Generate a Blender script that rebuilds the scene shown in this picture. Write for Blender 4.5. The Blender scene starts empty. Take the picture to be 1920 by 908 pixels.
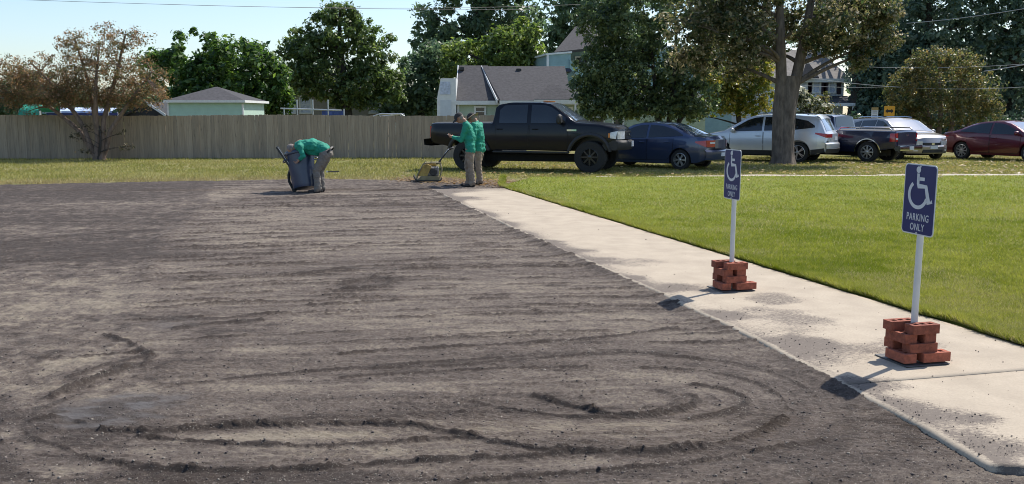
import bpy, bmesh, math, random
import numpy as np
from mathutils import Vector, Matrix

random.seed(7)
RNG = np.random.default_rng(11)
SC = bpy.context.scene
COL = SC.collection
R = math.radians
PI = math.pi

# ------------------------------------------------------------------ camera, sky, sun, exposure
FPX, CAM_H, HORIZON = 1750.0, 1.65, 214.0          # focal length in photo pixels, eye height, horizon row
PITCH = math.atan((454.0 - HORIZON) / FPX)
cam_d = bpy.data.cameras.new('camera')
cam = bpy.data.objects.new('camera', cam_d)
COL.objects.link(cam)
cam.location = (0, 0, CAM_H)
cam.rotation_euler = (PI / 2 - PITCH, 0, 0)
cam_d.sensor_width = 36.0
cam_d.lens = 36.0 * FPX / 1920.0
cam_d.clip_start, cam_d.clip_end = 0.05, 4000
SC.camera = cam

SUN_EL, SUN_AZ = R(53.5), R(48)                       # azimuth clockwise from +Y (the view direction)
SUN_DIR = Vector((math.sin(SUN_AZ) * math.cos(SUN_EL), math.cos(SUN_AZ) * math.cos(SUN_EL), math.sin(SUN_EL)))
world = bpy.data.worlds.new('World')
SC.world = world
world.use_nodes = True
wn = world.node_tree
bg = wn.nodes['Background']
sky = wn.nodes.new('ShaderNodeTexSky')
sky.sky_type = 'NISHITA'
sky.sun_disc = False
sky.sun_elevation = SUN_EL
sky.sun_rotation = SUN_AZ
sky.air_density, sky.dust_density, sky.ozone_density = 1.0, .9, 3.0
wn.links.new(sky.outputs[0], bg.inputs[0])
bg.inputs[1].default_value = 0.13
sun_d = bpy.data.lights.new('sun', 'SUN')
sun_d.energy = 4.3
sun_d.angle = R(0.53)
sun_d.color = (1.0, 0.945, 0.86)
sun = bpy.data.objects.new('sun', sun_d)
COL.objects.link(sun)
sun.rotation_euler = SUN_DIR.to_track_quat('Z', 'Y').to_euler()
sun.location = (20, 20, 40)

SC.view_settings.view_transform = 'Standard'
SC.view_settings.look = 'None'
SC.view_settings.exposure = 0.5
SC.view_settings.gamma = 1.0
SC.view_settings.use_curve_mapping = False
SC.cycles.use_denoising = True
SC.cycles.filter_width = 1.0
SC.cycles.max_bounces = 8
SC.cycles.transparent_max_bounces = 8

# ------------------------------------------------------------------ helpers
def ray(px, py):
    u, v = (px - 960.0) / FPX, -(py - 454.0) / FPX
    return Vector((u, math.cos(PITCH) + v * math.sin(PITCH), -math.sin(PITCH) + v * math.cos(PITCH)))

def G(px, py, z=0.0):                               # a pixel of the photograph as a point on the ground
    d = ray(px, py)
    t = (z - CAM_H) / d.z
    return Vector((d.x * t, d.y * t, z))

def P(px, py, Y):                                   # a pixel of the photograph as a point at depth Y
    d = ray(px, py)
    t = Y / d.y
    return Vector((d.x * t, Y, CAM_H + d.z * t))

def tag(o, label=None, cat=None, group=None, kind=None):
    if label: o['label'] = label
    if cat: o['category'] = cat
    if group: o['group'] = group
    if kind: o['kind'] = kind
    return o

def empty(name, loc=(0, 0, 0), rz=0.0):
    o = bpy.data.objects.new(name, None)
    o.empty_display_size = 0.2
    COL.objects.link(o)
    o.location = loc
    o.rotation_euler = (0, 0, rz)
    return o

def link(name, me, mat=None, parent=None):
    o = bpy.data.objects.new(name, me)
    COL.objects.link(o)
    if mat is not None and len(me.materials) == 0:
        me.materials.append(mat)
    if parent is not None:
        o.parent = parent
    return o

def np_mesh(name, V, F, smooth=False, attrs=None):
    V = np.asarray(V, dtype=np.float32)
    F = np.asarray(F, dtype=np.int32)
    me = bpy.data.meshes.new(name)
    n, k = F.shape
    me.vertices.add(len(V)); me.vertices.foreach_set('co', V.ravel())
    me.loops.add(n * k); me.loops.foreach_set('vertex_index', F.ravel())
    me.polygons.add(n)
    me.polygons.foreach_set('loop_start', np.arange(0, n * k, k, dtype=np.int32))
    me.polygons.foreach_set('loop_total', np.full(n, k, dtype=np.int32))
    me.update(calc_edges=True)
    if smooth:
        me.polygons.foreach_set('use_smooth', np.ones(n, dtype=bool))
    for an, arr in (attrs or {}).items():
        arr = np.asarray(arr, dtype=np.float32)
        if arr.ndim == 1:
            a = me.attributes.new(an, 'FLOAT', 'POINT'); a.data.foreach_set('value', arr)
        else:
            a = me.attributes.new(an, 'FLOAT_COLOR', 'POINT')
            if arr.shape[1] == 3:
                arr = np.concatenate([arr, np.ones((len(arr), 1), np.float32)], 1)
            a.data.foreach_set('color', arr.ravel())
    return me

class MB:
    """collects shapes that become ONE mesh"""
    def __init__(s): s.v, s.f = [], []
    def add(s, vs, fs):
        o = len(s.v); s.v += [tuple(v) for v in vs]; s.f += [tuple(i + o for i in f) for f in fs]; return s
    def box(s, c, d, rot=None, bev=0.0):
        x, y, z = d[0] / 2, d[1] / 2, d[2] / 2
        if bev > 0:
            b = min(bev, x * .9, y * .9, z * .9)
            vs = []
            for sx in (-1, 1):
                for sy in (-1, 1):
                    for sz in (-1, 1):
                        vs += [Vector((sx * x, sy * (y - b), sz * (z - b))), Vector((sx * (x - b), sy * y, sz * (z - b))), Vector((sx * (x - b), sy * (y - b), sz * z))]
            bm = bmesh.new()
            for v in vs: bm.verts.new(v)
            bmesh.ops.convex_hull(bm, input=bm.verts)
            bm.verts.index_update()
            fs = [[v.index for v in f.verts] for f in bm.faces]
            vs = [v.co.copy() for v in bm.verts]
            bm.free()
        else:
            vs = [Vector((i * x, j * y, k * z)) for i in (-1, 1) for j in (-1, 1) for k in (-1, 1)]
            fs = [(0, 1, 3, 2), (4, 6, 7, 5), (0, 4, 5, 1), (2, 3, 7, 6), (0, 2, 6, 4), (1, 5, 7, 3)]
        if rot is not None: vs = [rot @ v for v in vs]
        c = Vector(c)
        return s.add([v + c for v in vs], fs)
    def tube(s, pts, rad, n=8, cap=True):
        pts = [Vector(p) for p in pts]
        if not hasattr(rad, '__len__'): rad = [rad] * len(pts)
        o = len(s.v); prev = None
        for i, p in enumerate(pts):
            t = (pts[min(i + 1, len(pts) - 1)] - pts[max(i - 1, 0)])
            t = t.normalized() if t.length > 1e-9 else Vector((0, 0, 1))
            if prev is None:
                a = Vector((0, 0, 1)) if abs(t.z) < .9 else Vector((1, 0, 0))
                u = t.cross(a).normalized()
            else:
                u = (prev - t * prev.dot(t)).normalized()
            prev = u; w = t.cross(u)
            for k in range(n):
                a = 2 * PI * k / n
                s.v.append(tuple(p + (u * math.cos(a) + w * math.sin(a)) * rad[i]))
        for i in range(len(pts) - 1):
            for k in range(n):
                a, b = o + i * n + k, o + i * n + (k + 1) % n
                s.f.append((a, b, b + n, a + n))
        if cap:
            s.f.append(tuple(o + k for k in reversed(range(n))))
            s.f.append(tuple(o + (len(pts) - 1) * n + k for k in range(n)))
        return s
    def lathe(s, prof, n=24, axis='z', c=(0, 0, 0), closed=False, cap=True):
        o = len(s.v); c = Vector(c)
        for (r, h) in prof:
            for k in range(n):
                a = 2 * PI * k / n
                p = (r * math.cos(a), r * math.sin(a), h) if axis == 'z' else (r * math.cos(a), h, r * math.sin(a)) if axis == 'y' else (h, r * math.cos(a), r * math.sin(a))
                s.v.append(tuple(Vector(p) + c))
        m = len(prof)
        for i in range(m if closed else m - 1):
            for k in range(n):
                a, b = o + i * n + k, o + i * n + (k + 1) % n
                j = ((i + 1) % m - i) * n
                s.f.append((a, b, b + j, a + j))
        if cap and not closed:
            s.f.append(tuple(o + k for k in reversed(range(n)))); s.f.append(tuple(o + (m - 1) * n + k for k in range(n)))
        return s
    def prism(s, poly, fn0, fn1):                    # polygon points mapped to two faces
        n = len(poly)
        vs = [fn0(p) for p in poly] + [fn1(p) for p in poly]
        fs = [tuple(range(n - 1, -1, -1)), tuple(range(n, 2 * n))] + [(i, (i + 1) % n, n + (i + 1) % n, n + i) for i in range(n)]
        return s.add(vs, fs)
    def grid(s, rows):                               # rows of points -> quads
        o = len(s.v); m = len(rows[0])
        for r in rows: s.v += [tuple(p) for p in r]
        for i in range(len(rows) - 1):
            for j in range(m - 1):
                a = o + i * m + j
                s.f.append((a, a + 1, a + 1 + m, a + m))
        return s
    def build(s, name, mat=None, parent=None, smooth=None):
        me = bpy.data.meshes.new(name)
        me.from_pydata(s.v, [], s.f); me.validate(); me.update()
        bm = bmesh.new(); bm.from_mesh(me); bmesh.ops.recalc_face_normals(bm, faces=bm.faces); bm.to_mesh(me); bm.free()
        if smooth is not None:
            me.shade_smooth()
            me.set_sharp_from_angle(angle=R(smooth))
        return link(name, me, mat, parent)

# value noise, vectorised
_TAB = np.random.default_rng(5).random((256, 256)).astype(np.float32)
def vn(x, y, s=0):
    x = np.asarray(x, np.float64) + s * 17.31; y = np.asarray(y, np.float64) + s * 9.77
    xi, yi = np.floor(x).astype(int), np.floor(y).astype(int)
    fx, fy = x - xi, y - yi
    fx = fx * fx * (3 - 2 * fx); fy = fy * fy * (3 - 2 * fy)
    a, b = _TAB[xi & 255, yi & 255], _TAB[(xi + 1) & 255, yi & 255]
    c, d = _TAB[xi & 255, (yi + 1) & 255], _TAB[(xi + 1) & 255, (yi + 1) & 255]
    return (a * (1 - fx) + b * fx) * (1 - fy) + (c * (1 - fx) + d * fx) * fy
def fbm(x, y, s=0, o=4):
    t, a, n = 0.0, 0.5, 0.0
    for i in range(o):
        t = t + a * vn(x * 2 ** i, y * 2 ** i, s + i * 3); n += a; a *= .5
    return t / n
def sstep(e0, e1, x):
    t = np.clip((x - e0) / (e1 - e0), 0, 1); return t * t * (3 - 2 * t)

# ------------------------------------------------------------------ materials
def new_mat(name):
    m = bpy.data.materials.new(name); m.use_nodes = True
    nt = m.node_tree
    return m, nt, nt.nodes['Principled BSDF']

def ramp(nt, fac, stops):
    r = nt.nodes.new('ShaderNodeValToRGB')
    el = r.color_ramp.elements
    while len(el) < len(stops): el.new(0.5)
    for e, (p, c) in zip(el, stops): e.position = p; e.color = (*c, 1)
    nt.links.new(fac, r.inputs[0]); return r.outputs[0]

def tex_noise(nt, scale, stretch=(1, 1, 1), detail=5.0, coord='Object', rough=.6, shift=False):
    tc = nt.nodes.new('ShaderNodeTexCoord'); mp = nt.nodes.new('ShaderNodeMapping'); n = nt.nodes.new('ShaderNodeTexNoise')
    mp.inputs['Scale'].default_value = stretch
    n.inputs['Scale'].default_value = scale; n.inputs['Detail'].default_value = detail; n.inputs['Roughness'].default_value = rough
    if shift:                                        # every copy gets its own patch of the pattern
        oi = nt.nodes.new('ShaderNodeObjectInfo'); ml = nt.nodes.new('ShaderNodeMath'); ml.operation = 'MULTIPLY'; ml.inputs[1].default_value = 173.0
        nt.links.new(oi.outputs['Random'], ml.inputs[0]); nt.links.new(ml.outputs[0], mp.inputs['Location'])
    nt.links.new(tc.outputs[coord], mp.inputs[0]); nt.links.new(mp.outputs[0], n.inputs[0])
    return n.outputs[0]

def mixc(nt, fac, a, b, mode='MIX'):
    m = nt.nodes.new('ShaderNodeMix'); m.data_type = 'RGBA'; m.blend_type = mode
    for sock, val in ((m.inputs[0], fac), (m.inputs[6], a), (m.inputs[7], b)):
        if isinstance(val, bpy.types.NodeSocket): nt.links.new(val, sock)
        elif isinstance(val, (int, float)): sock.default_value = val
        else: sock.default_value = (*val, 1)
    return m.outputs[2]

def bump(nt, b, h, strength=.4, dist=.01):
    n = nt.nodes.new('ShaderNodeBump'); n.inputs['Strength'].default_value = strength; n.inputs['Distance'].default_value = dist
    nt.links.new(h, n.inputs['Height']); nt.links.new(n.outputs[0], b.inputs['Normal'])

def mk(name, col, rough=.7, var=.2, scale=6, stretch=(1, 1, 1), metal=0.0, bmp=0.0, bscale=40, coat=0.0, spec=.5, rnd=0.0, col2=None):
    m, nt, b = new_mat(name)
    f = tex_noise(nt, scale, stretch, shift=rnd > 0)
    lo = tuple(c * (1 - var) for c in col); hi = tuple(min(1, c * (1 + var)) for c in (col2 or col))
    c = ramp(nt, f, [(.3, lo), (.7, hi)])
    if rnd:
        oi = nt.nodes.new('ShaderNodeObjectInfo')
        c2 = ramp(nt, oi.outputs['Random'], [(0, (1 - rnd,) * 3), (1, (1 + rnd,) * 3)])
        c = mixc(nt, 1.0, c, c2, 'MULTIPLY')
    nt.links.new(c, b.inputs['Base Color'])
    b.inputs['Roughness'].default_value = rough; b.inputs['Metallic'].default_value = metal
    b.inputs['Coat Weight'].default_value = coat; b.inputs['Coat Roughness'].default_value = .04
    b.inputs['Specular IOR Level'].default_value = spec
    if bmp: bump(nt, b, tex_noise(nt, bscale, stretch), bmp)
    return m

def attr_mat(name, attr, rough=.85, trans=0.0, spec=.3, bmp=0, bscale=200, bdist=.004):
    m, nt, b = new_mat(name)
    a = nt.nodes.new('ShaderNodeAttribute'); a.attribute_name = attr
    nt.links.new(a.outputs['Color'], b.inputs['Base Color'])
    b.inputs['Roughness'].default_value = rough; b.inputs['Specular IOR Level'].default_value = spec
    if bmp: bump(nt, b, tex_noise(nt, bscale), bmp, bdist)
    if trans:
        t = nt.nodes.new('ShaderNodeBsdfTranslucent'); mx = nt.nodes.new('ShaderNodeMixShader')
        mx.inputs[0].default_value = trans
        hs = nt.nodes.new('ShaderNodeHueSaturation'); hs.inputs['Saturation'].default_value = 1.15; hs.inputs['Value'].default_value = 1.5
        nt.links.new(a.outputs['Color'], hs.inputs['Color']); nt.links.new(hs.outputs[0], t.inputs[0])
        nt.links.new(b.outputs[0], mx.inputs[1]); nt.links.new(t.outputs[0], mx.inputs[2])
        nt.links.new(mx.outputs[0], nt.nodes['Material Output'].inputs[0])
    return m

LEAF = attr_mat('leaf', 'lc', rough=.42, trans=.45, spec=.5)
GRASS = attr_mat('grass_blade', 'lc', rough=.6, trans=.3, spec=.25)
CRUMB = attr_mat('crumb', 'lc', rough=.9)
CONCRETE_DUST = (0.44, 0.385, 0.315)
# ------------------------------------------------------------------ ground, lot, walk, lawn
WL = [G(*q) for q in ((810, 358), (1000, 450), (1250, 562), (1430, 650), (1640, 762), (1800, 850), (1868, 893))]  # walk edge along the lot
_wy = np.array([p.y for p in WL][::-1]); _wx = np.array([p.x for p in WL][::-1])
def walk_left(Y): return np.interp(Y, _wy, _wx) - np.clip(np.asarray(Y) - 20.2, 0, None) * .26
def walk_right(Y): return 3.60 - .268 * (np.asarray(Y) - 6.40)
WALK_FAR, WALK_NEAR, WALK_Z = 20.25, float(WL[-1].y), .035

# ground: one sheet to the horizon
def field_material():
    m, nt, b = new_mat('field_grass')
    f1 = tex_noise(nt, .35, detail=6); f2 = tex_noise(nt, 9, (1, .35, 1), detail=6); f3 = tex_noise(nt, 1.3, (1, .5, 1), detail=5)
    g = ramp(nt, f2, [(.3, (.095, .115, .03)), (.5, (.155, .165, .05)), (.72, (.24, .215, .095))])
    d = ramp(nt, f2, [(.3, (.15, .13, .06)), (.7, (.27, .225, .12))])
    c = mixc(nt, ramp(nt, f3, [(.42, (0, 0, 0)), (.66, (1, 1, 1))]), g, d)
    c = mixc(nt, ramp(nt, f1, [(.45, (0, 0, 0)), (.7, (.55, .55, .55))]), c, (.19, .155, .085))
    nt.links.new(c, b.inputs['Base Color']); b.inputs['Roughness'].default_value = .95; b.inputs['Specular IOR Level'].default_value = .1
    bump(nt, b, tex_noise(nt, 45), .6, .03)
    return m
bm = MB()
xs = [-1500, -400, -120, -60, -30, -15, 0, 15, 30, 60, 120, 400, 1500]; ys = [-60, -10, 0, 10, 20, 30, 40, 60, 100, 200, 500, 1800]
bm.grid([[(x, y, -.03) for x in xs] for y in ys])
tag(bm.build('ground', field_material()), kind='structure')

# lot: raked asphalt millings, relief in the mesh
def seg_dist(x, y, poly):
    d = np.full(x.shape, 1e9); al = np.zeros(x.shape); run = 0.0
    for a, b in zip(poly[:-1], poly[1:]):
        vx, vy = b[0] - a[0], b[1] - a[1]; L2 = vx * vx + vy * vy + 1e-9
        t = np.clip(((x - a[0]) * vx + (y - a[1]) * vy) / L2, 0, 1)
        dd = np.hypot(x - a[0] - t * vx, y - a[1] - t * vy)
        k = dd < d
        d = np.where(k, dd, d); al = np.where(k, run + t * math.sqrt(L2), al); run += math.sqrt(L2)
    return d, al
def smooth_poly(px):
    pts = [G(*q) for q in px]; out = []
    for i in range(len(pts) - 1):
        p0, p1, p2, p3 = pts[max(i - 1, 0)], pts[i], pts[i + 1], pts[min(i + 2, len(pts) - 1)]
        for k in range(5):
            t = k / 5
            out.append(.5 * ((2 * p1) + (p2 - p0) * t + (2 * p0 - 5 * p1 + 4 * p2 - p3) * t * t + (3 * p1 - p0 - 3 * p2 + p3) * t ** 3))
    out.append(pts[-1]); return [(p.x, p.y) for p in out]
# (polyline in the photo, height m, half width m)
BERMS = [
    ([(190, 808), (300, 812), (400, 803), (520, 799), (650, 797), (770, 800), (860, 815), (960, 836), (1060, 848), (1200, 849), (1330, 837), (1420, 814), (1470, 785)], .026, .028),
    ([(110, 838), (180, 862), (300, 881), (500, 884), (700, 873), (880, 862), (1000, 858), (1060, 848)], .024, .026),
    ([(260, 822), (400, 832), (560, 837), (700, 834), (800, 826), (880, 822)], .016, .022),
    ([(1000, 742), (1080, 765), (1170, 782), (1240, 777), (1290, 765), (1308, 750), (1290, 742)], .026, .035),
    ([(880, 752), (960, 768), (1050, 780), (1160, 784)], .012, .02),
    ([(1090, 744), (1096, 760), (1112, 774)], .014, .014),
    ([(640, 664), (760, 655), (900, 648), (1040, 640), (1160, 630), (1270, 616)], .016, .022),
    ([(700, 690), (850, 684), (1000, 672), (1180, 662), (1300, 672)], .012, .022),
    ([(640, 708), (780, 698), (960, 690), (1100, 688)], .012, .02),
    ([(1200, 690), (1320, 697), (1410, 716), (1460, 742), (1478, 770)], .013, .02),
    ([(1240, 668), (1380, 682), (1480, 712), (1530, 745)], .010, .02),
    ([(1300, 722), (1370, 735), (1400, 752), (1370, 772), (1290, 790)], .016, .03),
    ([(860, 905), (1000, 893), (1160, 880), (1300, 868), (1420, 846), (1540, 828)], .016, .022),
    ([(340, 722), (480, 706), (640, 692), (800, 680), (980, 668)], .012, .03),
    ([(60, 672), (180, 668), (260, 660)], .018, .03), ([(130, 708), (220, 680), (290, 668)], .014, .04),
    ([(196, 628), (240, 642), (280, 668), (270, 685)], .022, .04), ([(100, 745), (150, 722), (200, 705), (240, 690)], .03, .06),
    ([(60, 790), (120, 785), (170, 798)], .02, .03), ([(330, 615), (420, 605), (490, 601)], .020, .06),
    ([(640, 535), (700, 522), (740, 527), (700, 540), (650, 543)], .022, .06), ([(560, 512), (660, 503)], .012, .05),
    ([(400, 385), (560, 388), (760, 386), (860, 390)], .016, .05), ([(420, 373), (640, 371), (800, 368)], .016, .06),
    ([(0, 492), (120, 486), (210, 476)], .014, .06), ([(0, 455), (160, 440), (300, 430)], .012, .07),
    ([(1640, 790), (1700, 800), (1760, 815)], .01, .03), ([(1560, 690), (1620, 718)], .012, .04),
]
_ln = [G(*q) for q in ((400, 345), (385, 385), (300, 450), (280, 520), (240, 600), (300, 660), (300, 720))]
LANE_Y = [p.y for p in _ln][::-1]; LANE_X = [p.x for p in _ln][::-1]
def lot_right(Y): return walk_left(Y) + .3 + 3.2 * sstep(5.2, 4.2, Y) + 2.7 * sstep(20.0, 20.7, Y)
def lot_left(Y): return -.66 * Y - 1.4
def lot_far(x): return np.interp(x, [-30, -12.1, -9.9, -7.5, -4.4, -2.2, -.9, .2, 1], [20, 22.1, 22.75, 23.45, 24.0, 23.7, 22.9, 22.2, 21.3])
def lot_fields(X, Y, relief=True):
    d1 = np.zeros(X.shape); tone = np.zeros(X.shape)
    C1, C2 = G(1215, 748), G(250, 775)
    ds, al = seg_dist(X, Y, [(C2.x, C2.y), (C1.x, C1.y)])
    sw = sstep(1.75, 1.15, ds + .35 * (fbm(X * 1.2, Y * 1.2, 4) - .5))
    # streaks left by raking: straight far off, round the loop near
    yy = Y + .05 * X + .10 * np.sin(X * .5 + 1) + .25 * (fbm(X * .35, Y * .35, 2) - .5)
    dd = ds + .12 * (fbm(X * .9, Y * .9, 6) - .5)
    def ridge(n, p): return (1 - np.abs(2 * n - 1)) ** p
    brk = sstep(.42, .62, fbm(X * .8, Y * 2.2, 8))
    brk2 = sstep(.45, .6, fbm(X * 1.1, Y * 3.0, 18))
    yw = yy + .05 * (fbm(X * 2.5, Y * 2.5, 19) - .5)
    kA = np.clip(9.0 / Y, .35, 1.6)
    sA = ridge(vn(X * .22, yw * 2.2, 1), 18) * (.25 + 1.1 * brk) + .8 * ridge(vn(X * .35, yw * 4.4, 3), 16) * brk2 + .5 * ridge(vn(X * .8, yw * 9, 13), 9) * brk
    sB = ridge(vn(al * .25, dd * 4.6, 5), 12) * (.35 + .9 * brk) + .8 * ridge(vn(al * .4, dd * 10, 9), 10) * brk2 + .4 * ridge(vn(al * .9, dd * 22, 14), 6)
    st = .45 * sA * (1 - sw) + sB * sw
    rough = fbm(X * 14, Y * 14, 12, 3) - .5
    # rake ridges: long shallow arcs across the middle and far lot
    lane = np.interp(Y, LANE_Y, LANE_X)
    inl = sstep(-.3, .2, X - lane + .5 * (fbm(X * 1.5, Y * 1.5, 15) - .5))
    qf = Y - .10 * X + .03 * np.clip(X, -5, 3) ** 2 + .05 * (fbm(X * .7, Y * .3, 16) - .5)
    rk = np.zeros(X.shape)
    for sp_, s0, am in ((.46, 0, 1.0), (.27, 50, .85)):
        k0 = np.floor(qf / sp_)
        for kk in (k0 - 1, k0, k0 + 1):
            jr = _TAB[(kk.astype(int) * 7 + s0) & 255, 11]; st_ = _TAB[(kk.astype(int) * 13 + s0) & 255, 47]
            dl = qf - (kk + .8 * jr) * sp_ + .05 * (vn(X * 3.0, kk * 3.7, 17) - .5) + .02 * (vn(X * 14, kk * 3.7, 25) - .5)
            brk_ = sstep(.28, .5, vn(X * .55 + jr * 40, kk * 5.1, 27)) * (.35 + .65 * sstep(.3, .55, vn(X * 3.5 + jr * 90, kk * 5.1, 44)))
            wd_ = (.008 + .0011 * Y) * (.7 + .8 * vn(X * 6, kk * 2.3, 28))
            rk = np.maximum(rk, am * (.55 + .6 * st_) * brk_ * np.exp(-(dl / wd_) ** 2))
    rk = rk * (1 - sw) * inl * sstep(5.5, 6.6, Y)
    h = .012 * (fbm(X * .5, Y * .5, 20) - .5) + .009 * st * np.clip(.75 + 2.2 * rough, 0, 2) + .024 * rk * (.6 + .9 * vn(X * 20, Y * 20, 29)) + .0025 * (fbm(X * 7, Y * 7, 21, 3) - .5) + (.009 * (vn(X * 40, Y * 40, 22) - .5) + .008 * (vn(X * 90, Y * 90, 23) - .5)) * (.55 + 1.1 * vn(X * 1.7, Y * 2.6, 24)) + .022 * (1 - inl) * (fbm(X * 13, Y * 13, 26, 3) - .5) + .02 * np.exp(-((X - lane) / .10) ** 2) * sstep(6, 7, Y) * vn(X * 5, Y * 5, 45)
    fine = (1 - sw) * (vn(X * 1.2, yw * 11, 35) - .5 + .7 * (vn(X * 3, yw * 25, 36) - .5)) + sw * (vn(al * 1.0, dd * 14, 37) - .5 + .7 * (vn(al * 2.5, dd * 34, 38) - .5))
    tone = .48 + .30 * (fbm(X * .9, Y * 2.2, 30) - .5) + .42 * (fbm(X * 6, Y * 10, 31) - .5) - .26 * st + .22 * fine - .6 * rk + (1 - inl) * (.75 * (fbm(X * 11, Y * 7, 46, 3) - .5) + np.interp(Y, [5, 7, 10, 12, 16], [.0, .02, -.04, -.26, -.28]))  # tone drops along the rake ridges, painting in their shade
    band = sw * (vn(al * .22, dd * 3.4, 33) - .5) + (1 - sw) * .25 * (vn(X * .12, yy * 1.2, 34) - .5)
    tone = tone + .46 * band
    for px, hh, ww in BERMS:
        pl = smooth_poly(px)
        x0, x1 = min(p[0] for p in pl) - .4, max(p[0] for p in pl) + .4; y0, y1 = min(p[1] for p in pl) - .4, max(p[1] for p in pl) + .4
        k = (X > x0) & (X < x1) & (Y > y0) & (Y < y1)
        if not k.any(): continue
        xk, yk = X[k], Y[k]
        d, a = seg_dist(xk, yk, pl)
        d = d + .03 * (fbm(xk * 6, yk * 6, 40) - .5)
        m = .55 + .65 * vn(a * 11, np.zeros_like(a), 41)
        g = np.exp(-(d / (.58 * ww * (.6 + .7 * vn(a * 3, a * 0, 43)))) ** 2) * m
        lump = .65 + .7 * vn(xk * 60, yk * 60, 42)
        h[k] += 1.2 * hh * g * lump
        tone[k] -= .8 * np.clip(g * 1.3, 0, 1) + .08 * np.exp(-(d / (ww * 3)) ** 2)
    def spot(px, py, rx, ry, amt, s):                # worn or fresh patches with their own outline
        c = G(px, py); e = G(px + rx, py); fY = (G(px, py - ry) - G(px, py + ry)).length / 2
        q = ((X - c.x) / (e - c).length) ** 2 + ((Y - c.y) / fY) ** 2 + 1.7 * (fbm(X * 2.0, Y * 3.4, s) - .5) + 2.0 * (fbm(X * 8, Y * 14, s + 1, 3) - .5)
        return .9 * amt * sstep(1.5, .2, q)
    for i, sp in enumerate([(330, 605, 190, 22, -.34), (390, 640, 60, 40, -.22), (150, 790, 190, 40, -.3), (60, 850, 130, 40, -.22), (500, 900, 420, 22, -.25), (140, 470, 330, 24, -.26), (180, 410, 260, 12, -.1),
                            (110, 560, 230, 70, .08), (240, 685, 130, 26, .16), (300, 795, 130, 12, .34), (120, 880, 70, 14, .3), (520, 820, 260, 14, .26), (880, 870, 260, 12, .2), (160, 385, 160, 8, .2), (60, 432, 120, 8, .22),
                            (1150, 750, 90, 22, .12), (850, 710, 260, 16, -.2), (1380, 760, 60, 40, -.22), (690, 530, 70, 16, -.3), (1620, 850, 200, 60, -.1), (700, 430, 420, 40, .05), (330, 370, 60, 20, .14), (950, 600, 300, 30, .1), (396, 372, 34, 30, .2), (260, 640, 160, 40, .14), (60, 700, 110, 30, .16), (640, 850, 300, 14, .18), (190, 360, 230, 16, -.14)]):
        tone = tone + spot(*sp[:4], sp[4], 60 + i)
    wet = spot(205, 772, 120, 24, 1.0, 90) + spot(290, 745, 70, 12, .7, 91) + spot(320, 610, 60, 12, .4, 92)
    wet = np.clip(wet, 0, 1) * (.25 + .75 * sstep(.36, .58, fbm(X * 7, Y * 13, 93)))
    h = h * (1 - .5 * wet)
    # the edge where millings run out on to the grass
    tone = tone + .30 * (RNG.random(X.shape) - .5) * (1 - .8 * wet) + .03 * inl * (1 - sw)
    return h, np.clip(tone, 0, 1), wet
nr, nc = 780, 440
ty = np.linspace(0, 1, nr)
Yr = 3.2 * (25.0 / 3.2) ** ty
U = np.linspace(0, 1, nc)
XX = lot_left(Yr)[:, None] * (1 - U)[None, :] + lot_right(Yr)[:, None] * U[None, :]
YY = np.repeat(Yr[:, None], nc, 1)
XX = XX + (RNG.random(XX.shape) - .5) * .5 * ((lot_right(Yr) - lot_left(Yr)) / nc)[:, None]
hh, tone, wet = lot_fields(XX, YY)
far = lot_far(XX) + .5 * (fbm(XX * 1.3, YY * 1.3, 50) - .5)
drop = sstep(.12, -.12, far - YY)
under = sstep(.02, .12, XX - walk_left(YY)) * (YY > WALK_NEAR) * (YY < 20.3)
hh = np.where(drop > 0, hh - .10 * drop, hh)
edge = np.exp(-((XX - walk_left(YY)) / .10) ** 2) * sstep(4.5, 5.6, YY) * (.45 + .75 * vn(YY * 1.3, YY * 0, 57))
hh = hh + .030 * edge * (XX < walk_left(YY) + .05) * (YY < 20.4)
tone = np.clip(tone - .15 * edge, 0, 1)
hh = hh * (1 - under) - .012 * under
idx = np.arange(nr * nc).reshape(nr, nc)
F = np.stack([idx[:-1, :-1], idx[:-1, 1:], idx[1:, 1:], idx[1:, :-1]], -1).reshape(-1, 4)
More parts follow.
